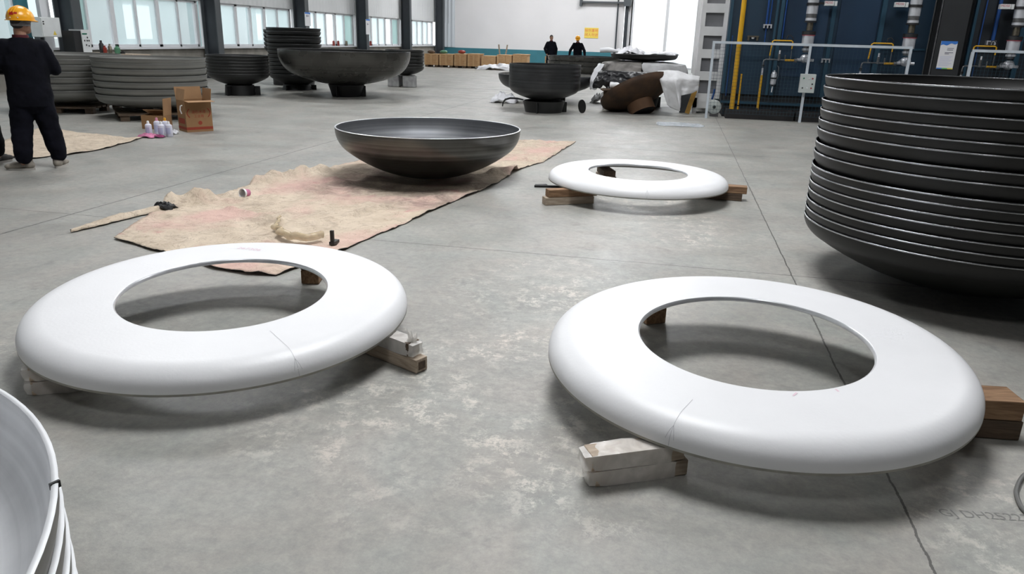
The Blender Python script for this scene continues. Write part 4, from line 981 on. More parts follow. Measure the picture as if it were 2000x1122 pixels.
        if band:
            wb = MB().lathe([(.088, 1.565), (.093, 1.57), (.094, 1.615), (.088, 1.62)], 32, a0=PI*.95, a1=PI*2.05); wb.v = [(x, y*1.12, z) for x, y, z in wb.v]; wb.xf(hy); bendf(wb).build('neck_band', M['hair_grey'], r)
            G = []
            for a0_, a1_, z0_, z1_ in ((4.62, 5.0, .28, .56), (5.03, 5.28, .36, .52)):
                g = MB(); g.grid([[(ctr.x+R3[0]*1.02*math.cos(a)*math.cos(e), ctr.y+R3[1]*1.015*math.sin(a)*math.cos(e), ctr.z+R3[2]*1.015*math.sin(e)) for a in [a0_+(a1_-a0_)*i/8 for i in range(9)]] for e in [z0_+(z1_-z0_)*j/4 for j in range(5)]])
                g.xf(hy).build('red_sticker', M['red_mark'], r)
            sc = MB()
            for a in (3.5, 4.1, 4.7, 5.3): sc.sphere(hy @ Vector((ctr.x+R3[0]*1.0*math.cos(a), ctr.y+R3[1]*1.0*math.sin(a), ctr.z+.012)), .006, 6)
            sc.build('helmet_rivets', M['can_top'], r)
    return r
fa, fb = flo(53, 331), flo(115, 327)
mid = (fa+fb)/2; rzp = math.atan2(fb.y-fa.y, fb.x-fa.x)
front_arms = {'l': ((-.31, .03, 1.10), (-.10, .24, 1.10), (1, .1, 0), (0, -.2, -1)), 'r': ((.262, .02, 1.11), (.10, .25, 1.12), (-1, .1, 0), (0, -.2, -1))}
person('person in navy workwear and yellow hard hat standing with back turned at left', (mid.x, mid.y, 0), rzp, front_arms, head_yaw=-.75, helmet=True, feet=((-.165, -.02, 0), (.165, .03, 0)), foot_dir=(1.15, -.45), vox=.007, scale=(1.0, 1.02, .948))
P = flo(6, 318)
person('person in black clothes cut off by the left edge of the view', (P.x-.19*math.cos(rzp), P.y-.19*math.sin(rzp), 0), rzp+.1, {'l': ((-.27, .0, 1.08), (-.25, .12, .84), (0, .3, -1), (1, 0, 0)), 'r': ((.24, .02, 1.08), (.12, .22, .98), (-.6, .6, 0), (0, 0, -1))}, head_yaw=.3, helmet=False, coat='black_cloth', pants='black_cloth', shoes='shoe_dark', feet=((-.15, 0, 0), (.15, 0, 0)), foot_dir=(.2, -.9), vox=.009)
P = aty(1077, 75, 36.2)
person('person with bare head in dark jacket standing by the far white wall', (P.x, 36.2, 0), PI+.5, {'l': ((-.27, -.02, 1.10), (-.24, .06, .86), (.0, .3, -1), (1, 0, 0)), 'r': ((.30, .0, 1.10), (.25, .12, .90), (-.2, .4, -1), (-1, 0, 0))}, helmet=False, vox=.012, foot_dir=(.1, -.1))
P = aty(1126, 83, 36.2)
person('person in dark jacket and yellow hard hat bending over the far dark bowl', (P.x+.05, 36.45, 0), PI, {'l': ((-.33, .12, 1.10), (-.36, .2, .84), (0, .3, -1), (1, 0, 0)), 'r': ((.33, .12, 1.10), (.36, .2, .84), (0, .3, -1), (-1, 0, 0))}, helmet=True, bend=.30, vox=.012, foot_dir=(.1, -.1), band=False)
# ================================================================== FURNACES, FENCE AND PIPES AT THE RIGHT REAR
FY = 17.35
r = thing('furnace', 'large dark blue industrial furnace behind the wire mesh fence', 'furnace', (3., FY, 0))
MB().b2((-2.02, 0, .5), (1.93, 4.2, 4.4)).build('casing', M['furn'], r, smooth=0)
MB().b2((-1.95, .06, 0), (1.93, 4.1, .5)).build('plinth', M['skirt'], r, smooth=0)
MB().b2((-1.9, -.37, 0), (-.5, .05, .195)).b2((-.46, -.37, 0), (1.4, .05, .195)).build('kerb', M['skirt'], r, smooth=0)
MB().b2((-2.02, -.02, .30), (1.93, .05, .345)).build('lower_rail', M['furn_rib'], r, smooth=0)
for x, w in ((-2.0, .06), (-1.08, .05), (-.98, .07), (.04, .075), (.99, .09)): MB().b2((x-w/2, -.07, .5), (x+w/2, .0, 4.4)).build('rib', M['furn_rib'], r, smooth=0)
MB().b2((.16, -.02, .9), (.92, .0, 4.2)).build('door_panel', M['furn2'], r, smooth=0)
MB().b2((-.88, -.015, .9), (-.05, .0, 4.2)).build('door_panel', M['furn2'], r, smooth=0)
MB().b2((1.06, -.02, 1.5), (1.90, .0, 1.54)).build('seam_rail', M['furn_rib'], r, smooth=0)
r = thing('furnace', 'dark blue industrial furnace right of the charcoal column with the poster', 'furnace', (7.6, FY, 0))
MB().b2((-1.95, 0, .5), (3.2, 4.2, 4.4)).build('casing', M['furn_dark'], r, smooth=0)
MB().b2((-1.95, .06, 0), (3.2, 4.1, .5)).build('plinth', M['skirt'], r, smooth=0)
MB().b2((-1.9, -.37, 0), (3.1, .05, .195)).build('kerb', M['skirt'], r, smooth=0)
for x, w in ((-1.9, .05), (-1.0, .09), (.5, .08), (1.6, .08)): MB().b2((x-w/2, -.07, .5), (x+w/2, 0, 4.4)).build('rib', M['furn_rib'], r, smooth=0)
MB().b2((-1.9, -.02, 1.5), (3.1, .0, 1.54)).build('seam_rail', M['furn'], r, smooth=0)
# charcoal column with a poster
r = thing('steel_column', 'broad charcoal steel column carrying a poster, between the two blue furnaces', 'column', (5.24, 17.02, 0))
MB().b2((-.25, -.02, 0), (.25, .02, ZC)).build('flange', M['column_r'], r, smooth=0)
MB().b2((-.25, .42, 0), (.25, .46, ZC)).build('flange', M['column_r'], r, smooth=0)
MB().b2((-.015, .02, 0), (.015, .42, ZC)).build('web', M['column'], r, smooth=0)
MB().b2((-.285, -.03, 0), (-.265, .0, ZC)).build('earthing_pipe', M['grey_pipe'], r, smooth=0)
a, b = aty(1838, 80, 16.98), aty(1843, 135, 16.98)
r = thing('poster', 'white poster with blue wavy header on the charcoal column', 'poster', (5.225, 16.985, (a.z+b.z)/2))
w, h = .30, a.z-b.z
MB().b2((-w/2, 0, -h/2), (w/2, .012, h/2)).build('sheet', M['paper'], r, smooth=0)
n = 14
MB().add([(-w/2+w*i/n, -.002, h/2) for i in range(n+1)]+[(-w/2+w*i/n, -.002, h/2-.085+.045*(i/n)+.014*math.sin(i*.9)) for i in range(n+1)], [(i, i+1, n+2+i, n+1+i) for i in range(n)]).build('blue_header', M['poster_blue'], r, smooth=0)
for k, mt in enumerate(('poster_blue', 'poster_green', 'poster_yellow')): MB().b2((-w/2+w*k/3, -.003, -h/2), (-w/2+w*(k+1)/3, 0, -h/2+.022)).build('footer_band', M[mt], r, smooth=0)
tb = MB()
for z, x0, x1 in ((.13, -.02, .10), (.10, -.02, .09), (.05, -.05, .10), (.025, -.05, .03)): tb.b2((x0, -.003, z-.007), (x1, 0, z+.007))
tb.build('printed_lines', M['grey_text'], r, smooth=0)
tb = MB()
for k in range(9): tb.b2((-.12, -.002, -.03-.022*k), (.11-.03*(k % 3), 0, -.024-.022*k))
tb.build('small_print', M['can_blue'], r, smooth=0)
# wire mesh fence
FYY = 16.8
def fence(lab, xs, ztop, dx, mid_only=False):
    r = thing('mesh_fence', lab, 'fence', (xs[0], FYY, 0)); o = xs[0]
    for i, x in enumerate(xs):
        MB().b2((x-o-.025, -.025, 0), (x-o+.025, .025, ztop)).build('post', M['fence'], r, smooth=0)
    MB().b2((-.025, -.027, ztop-.05), (xs[-1]-o+.025, .027, ztop)).build('top_rail', M['fence'], r, smooth=0)
    for x0, x1 in zip(xs, xs[1:]):
        m = MB(); n = int((x1-x0)/.068)
        for k in range(1, n): x = x0-o+(x1-x0)*k/n; m.b2((x-.0022, .0, .12), (x+.0022, .004, ztop-.05))
        k = int((ztop-.15)/.068)
        for q in range(k+1): z = .12+(ztop-.17)*q/k; m.b2((x0-o, .004, z-.0022), (x1-o, .008, z+.0022))
        m.build('wire_mesh', M['wire'], r, smooth=0)
    return r
fence('white framed wire mesh fence before the blue furnace, left of the charcoal column', (.69, 2.60, 4.49), 1.575, 0)
fence('white framed wire mesh fence at the right edge, right of the charcoal column', (5.62, 7.5, 9.3), 1.555, 0)
r = thing('control_box', 'light grey control box with coloured buttons on the fence post', 'control box', (2.625, FYY-.096, .80))
MB().b2((-.145, -.07, -.185), (.145, .07, .185)).build('enclosure', M['panel'], r, smooth=0, bevel=.006)
for x, z, mt in ((-.085, .10, 'green_b'), (.02, .10, 'panel_white'), (.085, .10, 'red_b'), (.09, -.01, 'black'), (-.09, -.09, 'black'), (.0, -.09, 'panel_white'), (.08, -.09, 'red_b')):
    MB().lathe([(0, 0), (.016, 0), (.014, .018), (0, .018)], 16).xf(Matrix.Rotation(PI/2, 4, 'X')).build('button', M[mt], r, loc=(x, -.07, z))
# burner ducts: white pipe, bands, bellows, flanges, valve
PY = 17.02
def duct(lab, x, ax, side):
    r = thing('burner_duct', lab, 'duct', (x, PY, 1.15))
    def cyl(nm, z0, z1, rr, mt, r1=None): MB().lathe([(0, z0-1.15), (rr, z0-1.15), (r1 or rr, z1-1.15), (0, z1-1.15)], 32).build(nm, M[mt], r)
    cyl('upper_pipe', 2.15, 4.4, .108, 'duct'); cyl('clamp', 2.31, 2.36, .125, 'flange_dark'); cyl('reducer', 2.07, 2.15, .10, 'grey_pipe', .105)
    cyl('band', 2.02, 2.07, .105, 'duct'); cyl('flange', 1.985, 2.015, .115, 'flange_dark'); cyl('bellows', 1.83, 1.985, .062, 'brass')
    cyl('flange', 1.745, 1.815, .135, 'flange_dark'); cyl('red_gasket', 1.73, 1.745, .128, 'red_text'); cyl('lower_pipe', 1.53, 1.73, .115, 'duct'); cyl('neck', 1.40, 1.53, .07, 'grey_pipe'); cyl('collar', 1.44, 1.48, .09, 'duct')
    b = MB(); b.sphere((0, 0, .13), .105, 12, sq=(1, 1, .85)); b.tube([(-.16, 0, .10), (.17, 0, .10)], .03, 12); b.tube([(0, -.16, .12), (0, .318, .12)], .05, 14)
    b.build('valve', M['duct'], r)
    return r
DX = (2.565, 4.49, 6.38); DN = ('leftmost', 'middle', 'rightmost')
for i, x in enumerate(DX):
    duct('%s of the three silver burner ducts on the blue furnaces' % DN[i], x, .33, 1)
    s = 1 if i == 0 else -1
    t = thing('valve_actuator', 'white actuator with red lettering on the %s silver burner duct' % DN[i], 'actuator', (x+s*.30, PY, 2.355))
    MB().b2((-.09, -.06, -.045), (.09, .06, .045)).build('housing', M['panel_white'], t, smooth=0, bevel=.006)
    MB().b2((.10, -.05, -.045), (.15, .05, .045)).build('end_cap', M['panel_white'], t, smooth=0)
    MB().b2((-.20 if s > 0 else .15, -.02, -.02), (-.09 if s > 0 else .19, .02, .02)).build('arm', M['black'], t, smooth=0)
    me = text_mesh('MD50', .06, .001); me.materials.clear(); me.materials.append(M['red_text'])
    o = bpy.data.objects.new('lettering', me); COL.objects.link(o); o.parent = t; o.location = (-.01, -.062, .012); o.rotation_euler = (PI/2, 0, 0)
    # gas train between the yellow feed pipe and the valve
    g = thing('gas_pipe_train', 'gas pipe train with valves feeding the %s silver burner duct' % DN[i], 'pipe', (x-.82, PY-.02, .2))
    def tb(nm, pts, rr, mt): MB().tube([(px, py, pz-.2) for px, py, pz in pts], rr, 12).build(nm, M[mt], g)
    tb('yellow_riser', [(0, 0, .20), (0, 0, .92)], .024, 'yellow'); tb('silver_coupling', [(0, 0, .92), (0, 0, 1.06)], .02, 'duct'); tb('regulator', [(0, 0, 1.09), (0, 0, 1.13)], .034, 'flange_dark')
    tb('elbow', [(0, 0, 1.04), (0, 0, 1.19), (.01, 0, 1.225), (.04, 0, 1.24), (.42, 0, 1.24)], .015, 'grey_pipe')
    tb('yellow_link', [(.42, 0, 1.235), (.60, 0, 1.235)], .021, 'yellow'); tb('valve_body', [(.60, 0, 1.235), (.655, 0, 1.235)], .04, 'grey_pipe')
    tb('yellow_drop', [(.11, 0, 1.31), (.13, 0, 1.60), (.16, 0, 1.62), (.50, 0, 1.62), (.53, 0, 1.60), (.53, 0, 1.46)], .014, 'yellow')
    tb('drop_stub', [(.11, 0, 1.24), (.11, 0, 1.32)], .012, 'grey_pipe'); tb('thin_drop', [(.53, 0, 1.24), (.53, 0, 1.46)], .008, 'grey_pipe')
    tb('pilot_valve', [(.30, 0, 1.22), (.30, 0, 1.36)], .026, 'grey_pipe'); tb('white_cap', [(.30, 0, 1.36), (.30, 0, 1.43)], .016, 'can_top'); tb('pilot_stub', [(.42, 0, 1.24), (.42, 0, 1.34)], .013, 'grey_pipe')
    tb('black_tube', [(.40, 0, 1.63), (.42, 0, 1.72), (.47, 0, 1.73), (.52, 0, 1.68), (.54, 0, 1.58)], .010, 'black')
    tb('foot', [(-.01, 0, .197), (-.01, 0, .24)], .03, 'flange_dark')
def pipe(lab, pts, rr, mt, nm='gas_pipe', cat='pipe'):
    c = Vector(pts[0]); return tag(MB().tube([Vector(p)-c for p in pts], rr, 14).build(nm, M[mt], loc=c), lab, cat)
pipe('tall thick yellow gas pipe at the left end of the blue furnace', [(1.215, PY, .2), (1.215, PY, 4.2)], .05, 'yellow')
pipe('short thin yellow pipe standing just right of the tall yellow pipe', [(1.34, PY, .29), (1.335, PY, .93)], .019, 'yellow')
pipe('yellow pipe stub at the foot of the short thin yellow pipe', [(1.342, PY, .195), (1.342, PY, .26)], .019, 'yellow')
for x, z0, z1, rr, lab in ((1.08, .45, 1.7, .008, 'thin blue conduit left of the tall yellow pipe'), (1.735, 1.93, 4.2, .022, 'left one of the two blue conduits above the silver conduit box'), (1.80, 1.93, 4.2, .014, 'right one of the two blue conduits above the silver conduit box'), (2.09, 1.66, 4.2, .016, 'lone blue conduit left of the leftmost silver duct'), (5.72, .9, 4.2, .012, 'blue conduit nearest the charcoal column on its right'), (5.86, .9, 4.2, .012, 'second blue conduit right of the charcoal column'), (6.1, 1.72, 4.2, .035, 'thick blue conduit between the charcoal column and the rightmost silver duct'), (1.745, 1.55, 1.87, .012, 'short blue conduit under the silver conduit box')):
    pipe(lab, [(x, FY-.045, z0), (x, FY-.045, z1)], rr, 'conduit', 'blue_conduit', 'conduit')
for x, z, lab in ((1.765, 1.90, 'silver conduit box above the mesh fence, left of the leftmost duct'), (3.02, 1.25, 'silver conduit box behind the mesh fence, right of the leftmost duct'), (6.07, 1.69, 'silver conduit box left of the rightmost duct')):
    t = thing('conduit_box', lab, 'conduit box', (x, FY-.07, z))
    MB().b2((-.085, -.02, .015), (.085, .07, .04)).build('cover', M['duct'], t, smooth=0)
    for k in (-.07, 0, .07): MB().b2((k-.014, -.02, -.04), (k+.014, .07, .015)).build('gland', M['duct'], t, smooth=0)
t = thing('gas_filter', 'silver gas filter cylinder hung behind the mesh fence', 'filter', (1.99, PY-.02, .86))
MB().lathe([(0, -.135), (.04, -.13), (.058, -.11), (.058, .09), (.04, .13), (.018, .14), (.018, .17), (0, .17)], 24).build('body', M['duct'], t)
MB().lathe([(.0595, -.012), (.0595, .02), (.058, .02), (.058, -.012)], 24, loop=True).build('strap', M['black'], t)
MB().lathe([(0, -.16), (.03, -.16), (.035, -.13), (0, -.13)], 20).build('base_cap', M['flange_dark'], t)
MB().tube([(0, 0, -.16), (-.005, 0, -.28)], .012, 10).build('drain_tip', M['can_top'], t)
MB().tube([(.05, 0, -.05), (.085, 0, .05), (.075, 0, .22), (.06, .1, .26)], .008, 8).build('tube', M['grey_pipe'], t)
t = thing('wall_lamp', 'pale lamp bracket on the furnace beside the tall yellow pipe', 'lamp', (1.50, FY-.03, 1.675))
MB().b2((-.12, -.04, .0), (.12, .03, .03)).build('bracket', M['brass'], t, smooth=0)
for k in (-.09, .09): MB().b2((k-.02, -.04, -.07), (k+.02, .03, 0)).build('clip', M['brass'], t, smooth=0)
MB().lathe([(0, -.04), (.03, -.03), (.035, .02), (0, .03)], 16).build('lens', M['can_top'], t)
# pale steel tower beside the furnace
r = thing('steel_tower', 'pale grey steel tower with panelled openings left of the blue furnace', 'tower', (.70, 17.9, 0))
for x in (-.245, .235): MB().b2((x-.045, 0, .1 if x > 0 else 0), (x+.045, .7, 4.4)).build('post', M['tower'], r, smooth=0)
for k in range(9):
    z = .36+.478*k; MB().b2((-.2, -.005, z-.105), (.19, .08, z+.085)).build('crossplate', M['tower'], r, smooth=0)
for k in range(8):
    z = .36+.478*k; MB().b2((-.2, .10, z+.08), (.19, .13, z+.38)).build('louvre_panel', M['tower_in'], r, smooth=0)
MB().b2((-.29, .7, .65), (-.2, 3., 4.4)).build('side_plate', M['tower'], r, smooth=0)
MB().b2((-.36, 2.2, .8), (-.29, 2.5, 4.4)).b2((-.34, 1.2, .8), (-.29, 1.3, 4.4)).build('side_rib', M['tower'], r, smooth=0)
MB().b2((-.29, .0, .12), (.28, .7, .34)).build('base_box', M['tower'], r, smooth=0)
t = thing('cart_wheel', 'pale round wheel at the foot of the steel tower', 'wheel', (.86, 17.25, .21))
MB().lathe([(0, -.04), (.13, -.04), (.15, -.02), (.15, .03), (.13, .04), (0, .04)], 32).xf(Matrix.Rotation(PI/2, 4, 'X')).build('disc', M['panel'], t)
MB().lathe([(0, 0), (.035, 0), (.03, .05), (0, .05)], 16).xf(Matrix.Translation((0, -.04, 0)) @ Matrix.Rotation(PI/2, 4, 'X')).build('hub', M['flange_dark'], t)
MB().b2((-.08, .0, -.21), (.1, .3, -.13)).build('axle_stand', M['grey_pipe'], t, smooth=0)
pipe('blue air hose above the pale wheel at the foot of the steel tower', [(.80, 17.3, .36), (.82, 17.3, .47), (.83, 17.3, .58)], .02, 'conduit', 'air_hose', 'hose')
# ================================================================== SCRAP PILE
SX, SY = -.82, 19.0
def drape(name, lab, cat, c, a0, a1, prof, mt, folds=5., amp=.05, seed=0., nu=60, nv=26, thick=.006, hem=.0):
    """sheet hanging around a round thing: prof is (radius, z) from the top edge to the hem, over a sector of angles"""
    P = []
    for j in range(nv+1):
        v = j/nv; q = poly_at([(x, z) for x, z in prof], v); row = []
        for i in range(nu+1):
            a = a0+(a1-a0)*i/nu+.05*fbm((i*.1, v*2, seed), 1)
            rr = q.x+amp*v*math.sin(a*folds*2+seed+2*fbm((a*2, v*2, seed), 1))+amp*.8*fbm((a*5, v*4, seed+3), 1)
            z = q.y+hem*v*fbm((a*3, seed, 1), 1.3)
            row.append((rr*math.cos(a), rr*math.sin(a), max(.012, z)))
        P.append(row)
    o = MB().grid(P).build(name, mt, loc=(c[0], c[1], 0)); s = o.modifiers.new('solid', 'SOLIDIFY'); s.thickness = thick; s.offset = 1
    return tag(o, lab, cat)
msd = dish_meshes('scrap_dish', .80, .10, .15, .01, .012, M['black_shell'], M['steel_shell'], M['dull_rim'], 72, .006)
place_dish('dished_head', 'shallow dark dish on top of the wrapped scrap pile', 'dished head', msd, (SX, SY, 1.235))
msd2 = dish_meshes('scrap_bowl', .90, .30, .62, .04, .014, M['dark_shell'], M['steel_shell'], M['dull_rim'], 72, .006)
place_dish('steel_bowl', 'dark bowl wrapped in sheets in the scrap pile', 'bowl', msd2, (SX, SY+.02, .93))
cone_stand((SX, SY+.02), .40, .44, .265, 'dark ring stand under the wrapped bowl in the scrap pile', M['black'])
tag(MB().lathe([(0, -.06), (.5, -.06), (.62, .06), (.6, .075), (0, .075)], 40).build('packing_disc', M['black'], loc=(SX, SY, .995)), 'dark packing under the top dish of the scrap pile', 'packing')
drape('dusty_tarpaulin', 'dusty grey-brown tarpaulin over the left of the scrap pile', 'tarpaulin', (SX, SY), 3.0, 4.72, [(.68, 1.06), (.96, .99), (1.05, .80), (1.12, .62), (1.08, .52)], M['film_grey'], 4, .05, 1., hem=.12)
drape('white_plastic', 'white plastic edge hanging at the left end of the scrap pile', 'sheet', (SX, SY), 2.95, 3.75, [(1.06, .99), (1.18, .82), (1.26, .60), (1.24, .44)], M['white_sheet'], 5, .03, 4., hem=.1)
drape('black_plastic', 'black plastic sheet hanging over the middle of the scrap pile', 'sheet', (SX, SY), 3.75, 5.0, [(1.16, .86), (1.24, .76), (1.32, .58), (1.30, .40)], M['black_sheet'], 5, .05, 7., hem=.16)
drape('grey_felt', 'pale grey felt wrapped around the right of the scrap pile', 'felt', (SX, SY), 4.75, 7.0, [(.70, 1.06), (.99, 1.01), (1.06, .85), (1.08, .60), (1.06, .48)], M['felt_grey'], 3, .02, 2., hem=.08)
def top_sheet(name, lab, c, sx, sy, h, mt, seed, rz, z0):
    o = crumple(name, lab, 'sheet', (c[0], c[1], z0), sx, sy, h, mt, seed, 28, .008, rz); return o
top_sheet('white_sheet', 'white plastic sheet heaped on the left of the top scrap dish', (SX-.40, SY-.1), .33, .40, .16, M['white_sheet'], 2.2, .2, 1.225)
top_sheet('white_sheet', 'white plastic sheet lying on the right of the top scrap dish', (SX+.42, SY-.05), .38, .40, .08, M['white_sheet'], 6.4, -.1, 1.225)
o = MB().tube([(0, 0, 0), (.2, -.02, .015), (.42, -.03, -.01)], [.055, .06, .03], 14).build('rolled_sheet', M['white_sheet'], loc=(SX-1.0, SY-.62, 1.30), smooth=70); tag(o, 'rolled white sheet sticking out left of the top scrap dish', 'sheet')
# tilted rusty dish with its nozzle
ax = Vector((.40, -.34, -.85)).normalized()
c = aty(1240, 175, 17.25)
q = Vector((0, 0, -1)).rotation_difference(ax)
ro, ri = dish_profile(.80, .12, .30, .05, .014)
t = thing('rusty_dish', 'tilted rusty brown dish with a pipe nozzle before the scrap pile', 'dished head', c); t.rotation_mode = 'QUATERNION'; t.rotation_quaternion = q
MB().lathe(ro+[(.80, 0), (.786, 0)]+ri[::-1], 80).build('shell', M['rust'], t)
MB().lathe([(.29, -.28), (.29, -.56), (.275, -.56), (.275, -.28)], 48, loop=True).build('nozzle', M['rust_light'], t)
MB().lathe([(0, -.545), (.274, -.545), (.274, -.54), (0, -.54)], 40).build('nozzle_bore', M['black'], t)
# white felt draped over it
pl_t = [(1284, 139), (1305, 137.5), (1325, 139), (1345, 146), (1367, 150)]
pl_b = [(1303, 205), (1309, 210), (1328, 217), (1330, 187), (1352, 182), (1364, 176)]
NU, NV = 40, 26; P = []
for j in range(NV+1):
    v = j/NV; row = []
    for i in range(NU+1):
        u = i/NU; a = poly_at(pl_t, u); b = poly_at(pl_b, u); px = a.lerp(b, v)
        Yd = 17.05-.42*(1-abs(u-.35)*1.1)*min(1, v*3+.25)-.05*math.sin(u*17+2.*v)*v-.03*fbm((u*5, v*4, 1), 1.)
        row.append(tuple(aty(px.x, px.y, Yd)))
    P.append(row)
o = MB().grid(P).build('white_felt', M['felt']); s = o.modifiers.new('solid', 'SOLIDIFY'); s.thickness = .008
tag(o, 'white felt cloth draped over the right side of the rusty dish', 'cloth')
a = aty(1345, 185, 17.6)
o = MB().b2((-.05, -.03, 0), (.05, .03, .66)).build('ochre_board', M['ochre'], loc=(a.x, 17.5, .02)); o.rotation_euler = (-.12, .25, 0); tag(o, 'ochre board leaning behind the white felt cloth', 'board')
tag(MB().box((0, 0, .3), (.22, .3, .58)).build('steel_crate', M['column_grey'], loc=(a.x-.06, 17.9, 0)), 'dark steel crate behind the white felt cloth', 'crate')
# boards, roll and bag at the left foot of the pile
a = aty(1194, 174, 17.9)
o = MB().box((0, 0, 0), (.46, .5, .03)).build('plywood_board', M['wood_dark'], loc=(a.x, 17.9, a.z), smooth=0); o.rotation_euler = (.0, -.08, .2); tag(o, 'brown board sticking out left of the rusty dish', 'board')
o = MB().box((0, 0, a.z/2), (.30, .3, a.z-.04)).build('wooden_crate', M['wood_dark'], loc=(a.x-.03, 18.05, 0), smooth=0); tag(o, 'dark wooden crate under the brown board in the scrap pile', 'crate')
o = MB().lathe([(0, 0), (.07, 0), (.07, .24), (0, .24)], 24).xf(Matrix.Rotation(PI/2, 4, 'Y')).build('paper_roll', M['can_top'], loc=(a.x-.02, 17.85, a.z+.095)); o.rotation_euler = (0, 0, -.2); tag(o, 'white paper roll on the brown board left of the rusty dish', 'roll')
a = flo(1172, 203)
crumple('plastic_bag', 'crumpled grey-white plastic bag on the floor left of the rusty dish', 'bag', (a.x+.02, a.y+.3, 0), .28, .26, .26, M['felt_grey'], 21., 22)
a = flo(1357, 190)
tag(MB().lathe([(0, 0), (.2, 0), (.21, .02), (.21, .58), (.2, .6), (0, .6)], 28).build('oil_drum', M['dark_green'], loc=(a.x+.02, 20.6, .0)), 'dark green drum between the scrap pile and the steel tower', 'drum')

# ================================================================== CRATES ALONG THE FAR WALL
def crate(lab, px0, px1, py_b, py_t, Y, mt='crate', planks=5, grp='wooden crates along the far wall'):
    a, b = aty(px0, py_b, Y), aty(px1, py_b, Y); top = aty((px0+px1)/2, py_t, Y).z
    w = b.x-a.x; h = top; d = .9
    r = thing('wooden_crate', lab, 'crate', ((a.x+b.x)/2, Y+d/2, 0), 0, grp)
    MB().b2((-w/2+.03, -d/2+.03, .1), (w/2-.03, d/2-.03, h-.02)).build('box', M[mt], r, smooth=0)
    n = planks
    for k in range(n): z = .1+(h-.12)*(k+.5)/n; MB().b2((-w/2, -d/2, z-(h-.12)/n*.46), (w/2, -d/2+.03, z+(h-.12)/n*.46)).build('plank', M[mt], r, smooth=0)
    for x in (-w/2+.06, 0, w/2-.06): MB().b2((x-.05, -d/2-.03, .1), (x+.05, -d/2, h-.02)).build('batten', M['crate2'], r, smooth=0)
    MB().b2((-w/2, -d/2, h-.02), (w/2, d/2, h+.02)).build('lid', M['crate2'], r, smooth=0)
    for x in (-w/2+.12, w/2-.12): MB().b2((x-.08, -d/2, 0), (x+.08, d/2, .1)).build('skid', M['wood_dark'], r, smooth=0)
    return r
crate('leftmost wooden crate of the row along the far wall', 829, 856, 131, 106, 38.4)
crate('second wooden crate from the left along the far wall', 858, 885, 131, 106.5, 38.4)
crate('third wooden crate from the left along the far wall', 887, 911, 131, 106, 38.4)
crate('fourth wooden crate from the left along the far wall', 913, 937, 131, 106, 38.4)
crate('fifth wooden crate along the far wall, paler plywood and lower', 940, 968, 132, 110, 38.4, 'crate2', 2)
crate('sixth wooden crate along the far wall, pale plywood in the middle', 970, 999, 132, 108, 38.4, 'crate2', 2)
crate('rightmost wooden crate of the long row along the far wall', 1001, 1029, 132, 107, 38.4, 'crate2', 2)
crate('lone small wooden crate beside the far standing person', 1064, 1074, 124, 111, 38.2, 'crate2', 2)
for k, (px, lab) in enumerate(((979, 'pale wooden stake leaning behind the plywood crates, left one'), (984, 'pale wooden stake leaning behind the plywood crates, right one'))):
    a = aty(px, 100, 41.); o = MB().b2((-.035, -.02, 0), (.035, .02, 1.2)).build('wooden_stake', M['wood_pale'], loc=(a.x, 41., 0), smooth=0); o.rotation_euler = (0, (-.12, .16)[k], 0); tag(o, lab, 'stake')
a = flo(968, 137)
crumple('plastic_heap', 'white plastic heap on the floor before the plywood crates', 'plastic sheet', (a.x, a.y+.3, 0), 1.0, .5, .3, M['white_sheet'], 14., 24)
for px, mt, lab in ((870, 'green_can', 'small green bundle on top of the second far crate'), (905, 'red_can', 'small red bundle on top of the third far crate'), (846, 'wood_dark', 'small dark bundle on top of the leftmost far crate')):
    a = aty(px, 106, 39.2); o = MB().sphere((0, 0, .09), .13, 10, sq=(1.6, 1, .7)).build('bundle', M[mt], loc=(a.x, 38.9, a.z+.03)); tag(o, lab, 'bundle')

# ================================================================== LEFT WALL EQUIPMENT
a, b = atx(78, 33, -14.3), atx(122, 73, -14.3)
r = thing('electrical_cabinet', 'white wall cabinet with a yellow warning triangle beside the dark column', 'cabinet', (-14.45, (a.y+b.y)/2, (a.z+b.z)/2))
w, h = abs(a.y-b.y), abs(a.z-b.z)
MB().b2((-.15, -w/2, -h/2), (.14, w/2, h/2)).build('enclosure', M['panel_white'], r, smooth=0, bevel=.008)
MB().b2((.14, -w/2+.015, -h/2+.015), (.152, w/2-.015, h/2-.015)).build('door', M['panel_white'], r, smooth=0)
MB().add([(.1535, .02, -h/2+.05), (.1535, .13, -h/2+.05), (.1535, .075, -h/2+.15)], [(0, 1, 2)]).build('warning_triangle', M['sign_y'], r, smooth=0)
for z in (.12, .07): MB().lathe([(0, 0), (.014, 0), (.014, .02), (0, .02)], 12).xf(Matrix.Rotation(PI/2, 4, 'Y')).build('button', M['black'], r, loc=(.152, -w/2+.06, z))
MB().b2((-.32, -.05, -h/2-1.2+.0), (-.15, .05, h/2)).build('mounting_rail', M['column_grey'], r, smooth=0)
a, b = atx(141, 60, -14.), atx(160, 105, -14.)
r = thing('control_cabinet', 'black cabinet with a white control panel behind the grey stacks', 'cabinet', (-14.1, a.y+.1, 0))
MB().b2((-.2, -.1, 0), (.12, .13, a.z)).build('black_case', M['black'], r, smooth=0)
MB().b2((-.2, .13, 0), (.14, .40, a.z+.03)).build('white_case', M['panel_white'], r, smooth=0)
MB().b2((.14, .15, a.z-.08), (.146, .3, a.z-.05)).build('green_label', M['green_b'], r, smooth=0)
for y, z in ((.2, -.22), (.28, -.22), (.34, -.22), (.24, -.32), (.32, -.34), (.3, -.15)): MB().b2((.14, y-.012, a.z+z-.018), (.15, y+.012, a.z+z+.018)).build('switch', M['black'], r, smooth=0)
a = aty(215, 104, 15.2)
